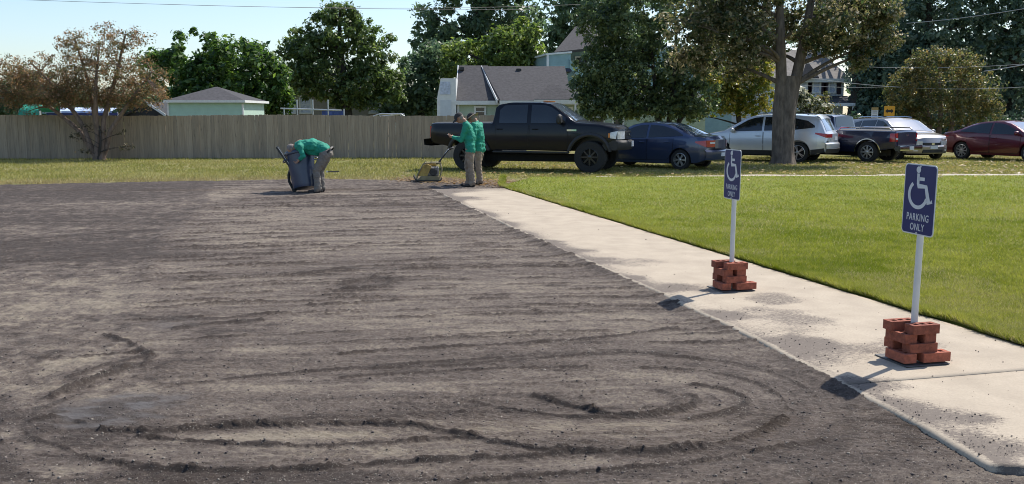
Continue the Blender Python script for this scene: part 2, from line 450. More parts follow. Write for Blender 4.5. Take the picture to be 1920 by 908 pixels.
def lot_material():
    m, nt, b = new_mat('asphalt_millings')
    a = nt.nodes.new('ShaderNodeAttribute'); a.attribute_name = 'tone'
    w = nt.nodes.new('ShaderNodeAttribute'); w.attribute_name = 'wet'
    n0 = tex_noise(nt, 15, (1, .8, 1), detail=8, rough=.85); n1 = tex_noise(nt, 52, detail=6, rough=.85); n2 = tex_noise(nt, 150, detail=3, rough=.7)
    add = nt.nodes.new('ShaderNodeMath'); add.operation = 'MULTIPLY_ADD'; add.inputs[1].default_value = 1.35
    ad0 = nt.nodes.new('ShaderNodeMath'); ad0.operation = 'MULTIPLY_ADD'; ad0.inputs[1].default_value = .9
    nt.links.new(n0, ad0.inputs[0]); nt.links.new(a.outputs['Fac'], ad0.inputs[2])
    nt.links.new(n1, add.inputs[0]); nt.links.new(ad0.outputs[0], add.inputs[2])
    sub = nt.nodes.new('ShaderNodeMath'); sub.operation = 'SUBTRACT'; sub.inputs[1].default_value = 1.125
    nt.links.new(add.outputs[0], sub.inputs[0])
    c = ramp(nt, sub.outputs[0], [(.08, (.041, .031, .0255)), (.34, (.083, .065, .054)), (.58, (.132, .107, .0875)), (.9, (.225, .190, .142))])
    sp = ramp(nt, n2, [(.60, (0, 0, 0)), (.72, (1, 1, 1))])
    c = mixc(nt, sp, c, (.36, .33, .29))
    wm = nt.nodes.new('ShaderNodeMath'); wm.operation = 'MULTIPLY'; wm.inputs[1].default_value = .75; nt.links.new(w.outputs['Fac'], wm.inputs[0])
    c = mixc(nt, wm.outputs[0], c, (.092, .083, .078))
    nt.links.new(c, b.inputs['Base Color'])
    rr = nt.nodes.new('ShaderNodeMapRange'); rr.inputs['To Min'].default_value = .95; rr.inputs['To Max'].default_value = .58
    nt.links.new(w.outputs['Fac'], rr.inputs[0]); nt.links.new(rr.outputs[0], b.inputs['Roughness'])
    b.inputs['Specular IOR Level'].default_value = .3
    bump(nt, b, n1, .8, .012)
    return m
me = np_mesh('parking_lot', np.stack([XX.ravel(), YY.ravel(), hh.ravel()], 1), F, smooth=False, attrs={'tone': tone.ravel(), 'wet': wet.ravel()})
tag(link('parking_lot', me, lot_material()), kind='structure')

# loose crumbs of asphalt on the lot and the walk
def scatter_crumbs(name, pts, size, cols, label, cat):
    n = len(pts)
    oct_v = np.array([(1, 0, 0), (-1, 0, 0), (0, 1, 0), (0, -1, 0), (0, 0, 1), (0, 0, -1)], np.float32)
    oct_f = np.array([(0, 2, 4), (2, 1, 4), (1, 3, 4), (3, 0, 4), (2, 0, 5), (1, 2, 5), (3, 1, 5), (0, 3, 5)])
    s = size[:, None, None] * (1 + .5 * (RNG.random((n, 6, 1)) - .5))
    V = oct_v[None] * s * (0.6 + .7 * RNG.random((n, 1, 3)))
    an = RNG.random(n) * 6.28; ca, sa = np.cos(an)[:, None], np.sin(an)[:, None]
    V = np.stack([V[..., 0] * ca - V[..., 1] * sa, V[..., 0] * sa + V[..., 1] * ca, V[..., 2] * .7], -1) + pts[:, None, :]
    Fc = (oct_f[None] + (np.arange(n) * 6)[:, None, None]).reshape(-1, 3)
    me = np_mesh(name, V.reshape(-1, 3), Fc, attrs={'lc': np.repeat(cols, 6, 0)})
    return tag(link(name, me, CRUMB), label, cat, kind='stuff')
n = 26000
py = 350 + (925 - 350) * RNG.random(n) ** .75; px = -60 + 1960 * RNG.random(n)
pw = np.array([tuple(G(a, b)) for a, b in zip(px, py)])
hz, tn, wt_ = lot_fields(pw[:, 0], pw[:, 1])
dens = sstep(.75, .15, tn) * .75 + .22
ok = (RNG.random(n) < dens) & (pw[:, 0] < lot_right(pw[:, 1]) - .3) & (pw[:, 1] < lot_far(pw[:, 0])) & (wt_ < .3)
pw, hz, tn = pw[ok], hz[ok], tn[ok]
pw[:, 2] = hz
g = RNG.random(len(pw))
light = g > .68
cols = np.where(light[:, None], np.array([(.24, .21, .175)]), np.array([(.075, .063, .06)])) * (.7 + .6 * RNG.random((len(pw), 1)))
size = (.0035 + .0085 * RNG.random(len(pw)) ** 5) * (.7 + .03 * pw[:, 1])
scatter_crumbs('asphalt_crumbs', pw, size, cols, 'loose grey and black asphalt crumbs strewn over the raked lot', 'crumbs')

# walk: concrete slabs
def walk_material():
    m, nt, b = new_mat('walk_concrete')
    a = nt.nodes.new('ShaderNodeAttribute'); a.attribute_name = 'dirt'
    n1 = tex_noise(nt, 3, detail=6); n2 = tex_noise(nt, 60, detail=4); n3 = tex_noise(nt, 30, (1, 1.6, 1), detail=10, rough=.85)
    c = ramp(nt, n1, [(.3, (.36, .302, .232)), (.7, (.46, .39, .30))])
    c = mixc(nt, ramp(nt, n2, [(.35, (.35, .35, .35)), (.6, (0, 0, 0))]), c, (.29, .245, .195))
    ad = nt.nodes.new('ShaderNodeMath'); ad.operation = 'MULTIPLY_ADD'; ad.inputs[1].default_value = 3.6; ad.inputs[2].default_value = -1.85
    nt.links.new(n3, ad.inputs[0])
    a2 = nt.nodes.new('ShaderNodeMath'); a2.operation = 'ADD'; nt.links.new(ad.outputs[0], a2.inputs[0]); nt.links.new(a.outputs['Fac'], a2.inputs[1])
    c = mixc(nt, ramp(nt, a2.outputs[0], [(.3, (0, 0, 0)), (.8, (.9, .9, .9))]), c, (.125, .104, .090))
    nt.links.new(c, b.inputs['Base Color']); b.inputs['Roughness'].default_value = .9; b.inputs['Specular IOR Level'].default_value = .2
    bump(nt, b, n2, .25, .004)
    return m
WALKM = walk_material()
walk = tag(empty('concrete_walk', (0, 0, 0)), kind='structure')
joints = [WALK_NEAR - .0, 5.45, WALK_FAR]
UD = Vector((.966, .258, 0)); VD = Vector((-.258, .966, 0))       # across and along the walk
DIRT = [(1720, 770, 110, 26), (1830, 840, 130, 30), (1690, 650, 90, 20), (1480, 600, 90, 26), (1560, 660, 100, 22), (1450, 560, 60, 12), (1180, 490, 70, 10), (1160, 520, 50, 8), (1290, 540, 60, 10), (1500, 640, 60, 12), (1640, 720, 60, 14), (1020, 455, 40, 6), (1060, 470, 60, 6), (870, 372, 50, 4), (830, 358, 60, 5), (1330, 590, 60, 12), (1850, 790, 60, 14)]
def dirt_at(X, Y):
    e = X - walk_left(Y)
    d = (.15 + .6 * vn(X * 1.5, Y * 1.5, 69)) * np.exp(-((e - .05) / .10) ** 2) + .85 * np.exp(-(e / .36) ** 2) * vn(X * 2.2, Y * 1.6, 70)
    for i, (px, py, rx, ry) in enumerate(DIRT):
        c = G(px, py, WALK_Z); ex = (G(px + rx, py, WALK_Z) - c).length; ey = (G(px, py - ry, WALK_Z) - G(px, py + ry, WALK_Z)).length / 2
        q = ((X - c.x) / ex) ** 2 + ((Y - c.y) / ey) ** 2 + 2.2 * (fbm(X * 4, Y * 7, 71 + i) - .5)
        d = d + .74 * sstep(1.6, -.2, q)
    far = sstep(19.2, 20.2, Y + .3 * (fbm(X * 3, Y * 3, 88) - .5)); d = d + .6 * far
    return np.clip(d * (1 - .75 * sstep(.045, .02, e)), 0, 1)
for k in range(len(joints) - 1):
    y0, y1 = joints[k] + (.006 if k else 0), joints[k + 1] - .006
    n_r = max(12, int((y1 - y0) * 16)); ts = np.linspace(0, 1, n_r); us = np.concatenate([[0, .012, .03], np.linspace(.06, 1, 30)]); n_c = len(us)
    sl = np.array([.24 if k else (.05 if False else .16)])[0]
    T, Uu = np.meshgrid(ts, us, indexing='ij')
    Yb = y0 + (y1 - y0) * T
    # joints run square to the walk: the right-hand end lies further along
    Yg = Yb + .26 * 1.75 * (Uu - .0) * (np.where((k == 0) & (T < .5), .30 + .70 * T * 2, 1.0) if k == 0 else 1.0)
    if k == len(joints) - 2: Yg = np.where(T > .5, Yb + .26 * 1.75 * Uu * (1 - .6 * (T - .5) * 2), Yg)
    ragged = .012 * (vn(Yg * 5, Yg * 0, 61) - .5) + .02 * (vn(Yg * 1.4, Yg * 0, 62) - .5)
    Xl = walk_left(Yb) + ragged
    Xr = walk_right(Yg)
    Xg = Xl * (1 - Uu) + Xr * Uu
    if k == 0:                                        # rounded near corner
        cr = sstep(.12, 0, T) * sstep(.10, 0, Uu); Yg = Yg + .05 * cr
    Zg = WALK_Z + .004 * (fbm(Xg * 1.5, Yg * 1.5, 63) - .5) - .018 * (Uu < .006) - .003 * ((Uu > .006) & (Uu < .02)) + .006 * (Uu < .02) * (vn(Yg * 9, Yg * 0, 64) - .6)
    ring = [(i, 0) for i in range(n_r)] + [(n_r - 1, j) for j in range(1, n_c)] + [(i, n_c - 1) for i in range(n_r - 2, -1, -1)] + [(0, j) for j in range(n_c - 2, 0, -1)]
    V = np.stack([Xg.ravel(), Yg.ravel(), Zg.ravel()], 1)
    Fq = [(i * n_c + j, i * n_c + j + 1, (i + 1) * n_c + j + 1, (i + 1) * n_c + j) for i in range(n_r - 1) for j in range(n_c - 1)]
    base = len(V); low = np.array([(Xg[i, j], Yg[i, j], -.06) for i, j in ring]); V = np.concatenate([V, low])
    m_ = len(ring)
    for q in range(m_):
        a, b_ = ring[q], ring[(q + 1) % m_]
        Fq.append((a[0] * n_c + a[1], b_[0] * n_c + b_[1], base + (q + 1) % m_, base + q))
    me = np_mesh('slab', V, np.array(Fq), attrs={'dirt': dirt_at(V[:, 0], V[:, 1])})
    link('slab', me, WALKM, walk)
# crumbs spilled on the walk
n = 13000
px = 800 + 1130 * RNG.random(n); py = 356 + 540 * RNG.random(n)
pw = np.array([tuple(G(a, b, WALK_Z)) for a, b in zip(px, py)])
e = pw[:, 0] - walk_left(pw[:, 1])
inside = (e > .02) & (pw[:, 0] < walk_right(pw[:, 1]) - .05) & (pw[:, 1] > WALK_NEAR + .15) & (pw[:, 1] < 20.4)
keep = inside & (RNG.random(n) < .04 + .9 * dirt_at(pw[:, 0], pw[:, 1]) ** 1.5)
pw = pw[keep]; pw[:, 2] = WALK_Z + .004
scatter_crumbs('spilled_crumbs', pw, (.0026 + .006 * RNG.random(len(pw)) ** 4) * (.7 + .03 * pw[:, 1]), np.array([(.085, .072, .066)]) * (.6 + .8 * RNG.random((len(pw), 1))), 'dark asphalt crumbs spilled along the concrete walk', 'crumbs')

# soil edge and lawn
SOIL = mk('soil', (.085, .055, .035), .95, .4, 20, bmp=.6, bscale=60)
bm = MB(); ysq = np.linspace(2.0, 21.6, 60)
bm.grid([[(walk_right(y) - .02, y, -.012), (walk_right(y) + .10, y, .012), (walk_right(y) + .5, y, -.012)] for y in ysq])
tag(bm.build('soil_edge', SOIL), kind='structure')
def lawn_material():
    m, nt, b = new_mat('lawn_turf')
    f1 = tex_noise(nt, .8, detail=5); f2 = tex_noise(nt, 14, (1, .6, 1), detail=6); f3 = tex_noise(nt, 3.5, detail=4)
    g = ramp(nt, f2, [(.3, (.12, .15, .024)), (.55, (.195, .225, .042)), (.75, (.27, .285, .075))])
    g = mixc(nt, ramp(nt, f1, [(.5, (0, 0, 0)), (.72, (.6, .6, .6))]), g, (.19, .195, .06))
    g = mixc(nt, ramp(nt, f3, [(.6, (0, 0, 0)), (.75, (.4, .4, .4))]), g, (.08, .15, .02))
    nt.links.new(g, b.inputs['Base Color']); b.inputs['Roughness'].default_value = .95; b.inputs['Specular IOR Level'].default_value = .1
    bump(nt, b, tex_noise(nt, 90), .8, .02)
    return m
def lawn_far(x): return 23.9 + .055 * np.asarray(x) + .05 * np.sin(np.asarray(x) * 1.3)
def lawn_near_x(Y): return walk_right(Y) + .07 + .05 * (fbm(np.asarray(Y) * 4, np.asarray(Y) * 0, 55) - .2)
bm = MB(); rows = []
for y in np.linspace(2.0, 25, 90):
    x0 = float(lawn_near_x(min(y, 21.0))) if y < 21.0 else float(lawn_near_x(21.0)) + .25 * (y - 21.0)
    rows.append([(x0 + (18 - x0) * t ** 1.6, min(y, float(lawn_far(x0 + (18 - x0) * t ** 1.6)) - (25 - y) * .001), (.0 if t == 0 else .045 if t < .02 else .05)) for t in [0, .004, .012] + list(np.linspace(.04, 1, 22))])
bm.grid(rows)
tag(bm.build('lawn', lawn_material()), kind='structure')

# strip of old path beyond the lawn
PATHM = mk('path_concrete', (.40, .345, .27), .9, .3, 2.5, bmp=.3, bscale=30, col2=(.42, .37, .30))
bm = MB(); rows = []
for x in np.linspace(2.2, 24, 190):
    y = float(lawn_far(x)) + .05 - .12 * float(vn(x * 2.5, 0, 68))
    w_ = min(1, .15 + (x - 2.2) * .35) * .45 + .5 * vn(x * .8, 0.0, 66) + .25 * vn(x * 4, 0, 67)
    rows.append([(x, y, .0), (x, y + .06, .03), (x, y + w_, .03), (x, y + w_ + .1, -.02)])
bm.grid(rows)
tag(bm.build('path', PATHM), kind='structure')

# grass blades
def blades(name, x, y, z, hgt, wid, cols, label):
    n = len(x)
    an = RNG.random(n) * 2 * PI; le = RNG.random(n) * 2 * PI; ln = hgt * (.25 + .9 * RNG.random(n))
    dx, dy = np.cos(an) * wid / 2, np.sin(an) * wid / 2
    V = np.zeros((n, 3, 3), np.float32)
    V[:, 0] = np.stack([x - dx, y - dy, z], 1); V[:, 1] = np.stack([x + dx, y + dy, z], 1)
    V[:, 2] = np.stack([x + np.cos(le) * ln, y + np.sin(le) * ln, z + hgt], 1)
    me = np_mesh(name, V.reshape(-1, 3), np.arange(n * 3).reshape(-1, 3), attrs={'lc': np.repeat(cols, 3, 0)})
    return tag(link(name, me, GRASS), label, 'grass', kind='stuff')
def lerp_cols(t, a, b): return np.asarray(a)[None] * (1 - t)[:, None] + np.asarray(b)[None] * t[:, None]
n = 460000
u = RNG.random(n); Yl = 5.2 / (1 - u * (1 - 5.2 / 24.6)) ** 1.0
x0 = np.where(Yl < 21, lawn_near_x(np.minimum(Yl, 21)), lawn_near_x(np.full(n, 21.0)) + .25 * (Yl - 21))
x1 = .60 * Yl + .6
X = x0 + (x1 - x0) * RNG.random(n) + .0
ok = (x1 > x0) & (Yl < lawn_far(X) - .02); X, Yl = X[ok], Yl[ok]
X = np.where(RNG.random(len(X)) < .09, lawn_near_x(np.minimum(Yl, 21)) - .07 + .14 * RNG.random(len(X)) + .10 * (fbm(Yl * 3, Yl * 0, 86) - .5), X)
t = np.clip(.5 + 1.1 * (fbm(X * 1.1, Yl * 1.1, 80) - .5) + .9 * (fbm(X * 6, Yl * 6, 81) - .5) + .5 * (RNG.random(len(X)) - .5), 0, 1)
cols = lerp_cols(t, (.17, .21, .028), (.38, .375, .095)) * (.75 + .5 * RNG.random((len(X), 1)))
dry = RNG.random(len(X)) < .06 + .30 * sstep(.5, .72, fbm(X * 1.3, Yl * 1.3, 82))
cols[dry] = np.array((.42, .38, .18)) * (.7 + .5 * RNG.random((dry.sum(), 1)))
edge_b = np.abs(X - lawn_near_x(np.minimum(Yl, 21))) < .10
hg = (1 + .9 * edge_b) * .022 + .022 * RNG.random(len(X)) * (.5 + vn(X * 5, Yl * 5, 83))
blades('lawn_grass', X, Yl, np.full(len(X), .045), hg, .005 + .0006 * Yl, cols, 'bright green mown grass of the lawn beside the concrete walk')
n = 150000
Yf = 20.5 + 17 * RNG.random(n) ** 1.2; X = (-.62 + 1.24 * RNG.random(n)) * Yf
ok = (Yf > lot_far(X) + .05 * RNG.random(n)) & ~((X > -.9 - .35 * (Yf - 21)) & (Yf < lawn_far(X) + .7) & (X > -.4)) & (vn(X * 2, Yf * 2, 90) > .15)
X, Yf = X[ok], Yf[ok]
t = np.clip(.45 + 1.3 * (fbm(X * .5, Yf * .7, 84) - .5) + .7 * (RNG.random(len(X)) - .5), 0, 1)
nearlot = sstep(2.5, .2, Yf - lot_far(X)) * (X < 2)
cols = lerp_cols(t, (.205, .215, .055), (.40, .355, .15)); cols = cols * (1 - nearlot[:, None] * .7) + np.array((.34, .27, .15)) * nearlot[:, None] * .7
cols *= (.7 + .6 * RNG.random((len(X), 1)))
blades('field_grass', X, Yf, np.full(len(X), -.03), .05 + .05 * RNG.random(len(X)) * vn(X, Yf, 85), .022, cols, 'thin yellowing grass between the lot, the fence and the parked cars')

# fallen leaves on the grass
def flat_leaves(name, x, y, z, size, cols, label):
    n = len(x); an = RNG.random(n) * 6.28
    ax = np.stack([np.cos(an), np.sin(an), .5 * (RNG.random(n) - .4)], 1) * size[:, None]; bx = np.stack([-np.sin(an), np.cos(an), .6 * (RNG.random(n) - .4)], 1) * size[:, None] * .55
    c = np.stack([x, y, z], 1)
    V = np.stack([c - ax, c - bx, c + ax, c + bx], 1).reshape(-1, 3)
    V[:, 2] = np.maximum(V[:, 2], np.repeat(z, 4) - .015)
    me = np_mesh(name, V, np.arange(n * 4).reshape(-1, 4), attrs={'lc': np.repeat(cols, 4, 0)})
    return tag(link(name, me, LEAF), label, 'leaves', kind='stuff')
n = 2600
Yq = 22.6 + 10 * RNG.random(n); Xq = -1.5 + 21 * RNG.random(n) ** .9
ok = (Xq < .62 * Yq) & ((Yq > lawn_far(Xq) + .6) | (RNG.random(n) < .12)); Xq, Yq = Xq[ok], Yq[ok]
cl = lerp_cols(RNG.random(len(Xq)), (.24, .15, .06), (.52, .42, .22)) * (.6 + .7 * RNG.random((len(Xq), 1)))
flat_leaves('fallen_leaves', Xq, Yq, np.where(Yq < lawn_far(Xq), .075, .03), .035 + .05 * RNG.random(len(Xq)), cl, 'pale brown fallen leaves scattered on the grass below the big tree')
n = 3600
q = RNG.random(n); Xq = -2.6 + 4.4 * q + .3 * RNG.normal(size=n); Yq = lot_far(Xq) - .1 + .5 * RNG.normal(size=n)
cl = lerp_cols(RNG.random(n), (.17, .10, .05), (.42, .31, .17)) * (.6 + .6 * RNG.random((n, 1)))
flat_leaves('leaf_litter', Xq, Yq, np.full(n, .02), .03 + .04 * RNG.random(n), cl, 'brown leaf litter banked at the far edge of the lot by the walk')
# ------------------------------------------------------------------ parking signs on brick stacks
BRICKM = mk('red_brick', (.275, .082, .047), .9, .36, 26, bmp=.7, bscale=90, rnd=.28)
POSTM = mk('post_paint', (.62, .62, .60), .45, .08, 12)
RIMM = mk('sign_rim', (.66, .67, .68), .4, .05)
BLUEM = mk('sign_blue', (.010, .018, .115), .35, .10, 5)
WHITEM = mk('sign_white', (.62, .64, .66), .45, .06, 9)
PLATEM = mk('steel_plate', (.10, .095, .09), .6, .3, 10, metal=.3)

def make_brick_mesh():
    L, W, H = .203, .092, .060
    b = MB()
    xs = [-L / 2, -.072, -.036, -.018, .018, .036, .072, L / 2]
    ysl = [-W / 2, -.019, .019, W / 2]
    hole = lambda i, j: j == 1 and i in (1, 3, 5)
    hole = lambda i, j: j == 1 and i in (1, 3, 5)
    for zt, flip in ((H / 2, 0), (-H / 2, 1)):
        for i in range(7):
            for j in range(3):
                if hole(i, j): continue
                q = [(xs[i], ysl[j], zt), (xs[i + 1], ysl[j], zt), (xs[i + 1], ysl[j + 1], zt), (xs[i], ysl[j + 1], zt)]
                b.add(q, [(3, 2, 1, 0) if flip else (0, 1, 2, 3)])
    for i in (1, 3, 5):
        x0, x1, y0, y1 = xs[i], xs[i + 1], ysl[1], ysl[2]
        b.add([(x0, y0, -H / 2), (x1, y0, -H / 2), (x1, y1, -H / 2), (x0, y1, -H / 2), (x0, y0, H / 2), (x1, y0, H / 2), (x1, y1, H / 2), (x0, y1, H / 2)],
              [(0, 4, 5, 1), (1, 5, 6, 2), (2, 6, 7, 3), (3, 7, 4, 0)])
    X, Y, Z = L / 2, W / 2, H / 2
    b.add([(-X, -Y, -Z), (X, -Y, -Z), (X, Y, -Z), (-X, Y, -Z), (-X, -Y, Z), (X, -Y, Z), (X, Y, Z), (-X, Y, Z)], [(0, 1, 5, 4), (1, 2, 6, 5), (2, 3, 7, 6), (3, 0, 4, 7)])
    me = bpy.data.meshes.new('brick'); me.from_pydata(b.v, [], b.f); me.validate()
    bm = bmesh.new(); bm.from_mesh(me); bmesh.ops.remove_doubles(bm, verts=bm.verts, dist=1e-5)
    bmesh.ops.recalc_face_normals(bm, faces=bm.faces)
    ed = [e for e in bm.edges if len(e.link_faces) == 2 and e.calc_face_angle(0) > 1 and max(abs(v.co.x) for v in e.verts) > X - .001 or (len(e.link_faces) == 2 and e.calc_face_angle(0) > 1 and max(abs(v.co.y) for v in e.verts) > Y - .001)]
    bmesh.ops.bevel(bm, geom=ed, offset=.004, segments=1, affect='EDGES')
    bm.to_mesh(me); bm.free(); me.materials.append(BRICKM)
    return me
BRICK_ME = make_brick_mesh()
UA = math.atan2(UD.y, UD.x)

def stroke(pts, w, y, n_cap=0):                     # flat ribbon in the sign plane (x, z)
    b = []; pts = [Vector((p[0], p[1])) for p in pts]
    rows = []
    for i, p in enumerate(pts):
        t = (pts[min(i + 1, len(pts) - 1)] - pts[max(i - 1, 0)]).normalized()
        nrm = Vector((-t.y, t.x))
        sc = 1.0
        if 0 < i < len(pts) - 1:
            a = (pts[i] - pts[i - 1]).normalized(); c = (pts[i + 1] - pts[i]).normalized()
            sc = 1 / max(.5, math.sqrt(max(.05, (1 + a.dot(c)) / 2)))
        rows.append([(p.x + nrm.x * w / 2 * sc, y, p.y + nrm.y * w / 2 * sc), (p.x - nrm.x * w / 2 * sc, y, p.y - nrm.y * w / 2 * sc)])
    return rows
def text_mesh(txt, size, xs):
    cu = bpy.data.curves.new('lettering', 'FONT'); cu.body = txt; cu.size = size; cu.align_x = 'CENTER'; cu.align_y = 'CENTER'; cu.offset = .0004; cu.space_character = 1.1; cu.extrude = .0006; cu.resolution_u = 3
    ob = bpy.data.objects.new('lettering', cu); COL.objects.link(ob)
    dg = bpy.context.evaluated_depsgraph_get(); me = bpy.data.meshes.new_from_object(ob.evaluated_get(dg))
    bpy.data.objects.remove(ob)
    me.transform(Matrix.Rotation(PI / 2, 4, 'X') @ Matrix.Diagonal((xs, 1, 1, 1)))
    return me
def rrect(w, h, r, n=6):
    out = []
    for cx, cz, a0 in ((w / 2 - r, h / 2 - r, 0), (-w / 2 + r, h / 2 - r, 90), (-w / 2 + r, -h / 2 + r, 180), (w / 2 - r, -h / 2 + r, 270)):
        for k in range(n + 1):
            a = R(a0 + 90 * k / n); out.append((cx + r * math.cos(a), cz + r * math.sin(a)))
    return out

def parking_sign(px, py, label, tilt, seed):
    rr = random.Random(seed)
    b0 = G(px, py, WALK_Z)
    root = empty('parking_sign', b0, UA + PI / 2 * 0)   # local x across the walk, local y along it
    tag(root, label, 'sign', 'parking signs on the walk')
    HT, SZ = 1.295, .457
    # the pole leans a touch
    lean = Vector((tilt[0], tilt[1], 1))
    MB().tube([(0, 0, .01), tuple(lean * (HT - .02))], .0215, 16).build('pole', POSTM, root, 40)
    MB().box((0, 0, .006), (.33, .33, .006), bev=.003).build('base_plate', PLATEM, root)
    # panel parallel to the walk, facing the lot (local -x)
    pe = bpy.data.objects.new
    zc = HT - SZ / 2
    Mx = Matrix.Translation(Vector((-.028 + tilt[0] * zc, tilt[1] * zc, zc))) @ Matrix.Rotation(R(-90), 4, 'Z') @ Matrix.Rotation(tilt[2], 4, 'Y')
    # in panel space: x right, z up, -y towards the viewer of the sign
    pb = MB().prism(rrect(.305, SZ, .028), lambda p: (p[0], -.0015, p[1]), lambda p: (p[0], .0015, p[1])).build('panel', RIMM, root)
    pb.matrix_local = Mx
    MB().prism(rrect(.289, SZ - .016, .022), lambda p: (p[0], -.0035, p[1]), lambda p: (p[0], -.0016, p[1])).build('blue_field', BLUEM, pb)
    y = -.0052
    sy = MB()
    S = .098                                          # symbol scale
    o = Vector((0, .078))
    def q(*ps): return [(o.x + a * S, o.y + c * S) for a, c in ps]
    sy.grid(stroke(q((-.18, .92), (-.16, .25), (-.13, .10), (.62, .10), (.95, -.95), (1.28, -.80)), .024, y))
    sy.grid(stroke(q((-.16, .58), (.45, .58)), .022, y))
    arc = [(-.10 + .86 * math.cos(R(a)), -.45 + .86 * math.sin(R(a))) for a in range(128, 345, 9)]
    sy.grid(stroke(q(*arc), .024, y))
    hd = [(o.x + (-.18 + .22 * math.cos(R(a))) * S, y, o.y + (1.17 + .22 * math.sin(R(a))) * S) for a in range(0, 360, 20)]
    sy.add(hd, [tuple(range(len(hd)))])
    sy.build('wheelchair_symbol', WHITEM, pb)
    for txt, z in (('PARKING', -.117), ('ONLY', -.181)):
        t = link('lettering', text_mesh(txt, .066, .72), WHITEM, pb); t.location = (0, -.0046, z)
    for z in (.2135, -.2150):
        MB().lathe([(.0055, -.008), (.0055, -.0035)], 10, 'y', (0, 0, z)).build('bolt', RIMM, pb)
    # bricks: two to a course, courses crossing
    hB = .0605
    lay = [[(.105, -.105, 0), (-.085, -.035, 90), (.06, .105, 0)],
           [(.02, -.078, 0), (.0, .072, 0)],
           [(-.062, -.005, 90), (.076, -.008, 90)],
           [(.032, -.074, 0), (-.022, .07, 0)]]
    for k, course in enumerate(lay):
        for (x, yy, a) in course:
            o_ = link('brick', BRICK_ME)
            a += rr.uniform(-2, 2)
            o_.matrix_world = Matrix.Translation(b0) @ Matrix.Rotation(UA, 4, 'Z') @ Matrix.Translation((x - .028 + rr.uniform(-.004, .004), yy + rr.uniform(-.004, .004), .019 + hB * (k + .5))) @ Matrix.Rotation(R(a), 4, 'Z')
            BR.append((o_, k, a, x, yy, px))
    return root
BR = []
parking_sign(1709, 675, 'nearest blue and white wheelchair parking sign on a white pole in bricks', (.006, -.01, R(1.0)), 1)
parking_sign(1370, 542, 'farther blue wheelchair parking sign, seen nearly edge-on, left of the nearest one', (.008, .0, R(.5)), 2)
_wh = {0: 'bottom', 1: 'second', 2: 'third', 3: 'top'}
for o_, k, a, x, yy, px in BR:
    side = ('right-hand' if x > 0.02 and k == 2 else 'left-hand' if k == 2 else ('front right' if x > 0 and yy < 0 else 'front left' if x < 0 and yy < 0 else 'rear right' if x > 0.02 else 'rear left') if k == 0 else 'front' if yy < 0 else 'rear')
    which = 'nearest parking sign' if px > 1500 else 'farther parking sign'
    tag(o_, f'{side} red cored brick of the {_wh[k]} course round the {which}', 'brick', f'bricks stacked round the {which}')

# ------------------------------------------------------------------ board fence
def wood_material(name, col, rnd=.25):
    m, nt, b = new_mat(name)
    oi = nt.nodes.new('ShaderNodeObjectInfo')
    f = tex_noise(nt, 4, (9, 9, .35), detail=7, shift=True); f2 = tex_noise(nt, 30, (1, 1, .12), detail=5, shift=True)
    c = ramp(nt, f, [(.28, tuple(x * .68 for x in col)), (.5, col), (.75, tuple(x * 1.22 for x in col))])
    c = mixc(nt, ramp(nt, f2, [(.62, (0, 0, 0)), (.72, (.7, .7, .7))]), c, tuple(x * .35 for x in col))
    c = mixc(nt, 1.0, c, ramp(nt, oi.outputs['Random'], [(0, (1 - rnd, 1 - rnd, 1 - rnd)), (.5, (1, .98, .95)), (1, (1 + rnd, 1 + rnd * .9, 1 + rnd * .75))]), 'MULTIPLY')
    nt.links.new(c, b.inputs['Base Color']); b.inputs['Roughness'].default_value = .9; b.inputs['Specular IOR Level'].default_value = .2
    bump(nt, b, f, .4, .01)
    return m
WOOD = wood_material('weathered_boards', (.345, .282, .212), .12)
fA, fB = G(-150, 297.5), G(985, 294.5)
fdir = (fB - fA).normalized(); flen = (fB - fA).length; fang = math.atan2(fdir.y, fdir.x)
fence = tag(empty('board_fence', fA, fang), 'long weathered grey-brown board fence behind the grass', 'fence')
FH = 1.60
bms = []
for v in range(6):
    rr = random.Random(v); b = MB(); h = FH + rr.uniform(-.008, .010); w = .138
    n = 5; sk = rr.uniform(-.006, .006)
    rows = []
    b.prism([(0, -.04), (w, -.04), (w + sk, h - .025), (w - .012 + sk, h), (.012 + sk, h), (sk, h - .025)], lambda p: (p[0], 0, p[1]), lambda p: (p[0], .017, p[1]))
    me = bpy.data.meshes.new('board'); me.from_pydata(b.v, [], b.f); me.validate(); me.materials.append(WOOD); bms.append(me)
rr = random.Random(9); x = 0; k = 0
while x < flen:
    o = link('board', bms[rr.randrange(6)], None, fence)
    sag = .02 * math.sin(x * .6)
    o.location = (x, rr.uniform(-.006, .006), sag + rr.uniform(-.006, .006)); o.rotation_euler = (rr.uniform(-.006, .006), rr.uniform(-.003, .003), rr.uniform(-.012, .012))
    x += .1372 + (rr.uniform(.0, .003) if rr.random() < .85 else .006)
    k += 1
for z in (.25, .82, 1.38):
    MB().box((flen / 2, .045, z), (flen, .04, .09)).build('rail', WOOD, fence)
x = .3
while x < flen:
    MB().box((x, .115, FH / 2 - .03), (.09, .09, FH - .02)).build('post', WOOD, fence); x += 2.44

# ------------------------------------------------------------------ buildings
SIDING = mk('green_siding', (.45, .54, .42), .75, .10, 3, rnd=.05)
SIDING_B = mk('pale_green_siding', (.42, .56, .48), .75, .08, 3)
TRIM = mk('white_trim', (.70, .71, .70), .6, .08, 5)
SHINGLE = mk('grey_shingles', (.054, .052, .056), .95, .3, 7, (1, 1, 1), bmp=.6, bscale=26)
DARKSH = mk('dark_shingles', (.035, .038, .045), .95, .3, 8, bmp=.4, bscale=30)
GLASS = mk('dark_glass', (.018, .022, .028), .06, .3, 2, spec=.8)
LOUVRE = mk('vent_metal', (.03, .03, .03), .6, .1)
CURT = mk('pale_curtain', (.50, .55, .66), .7, .25, 9)

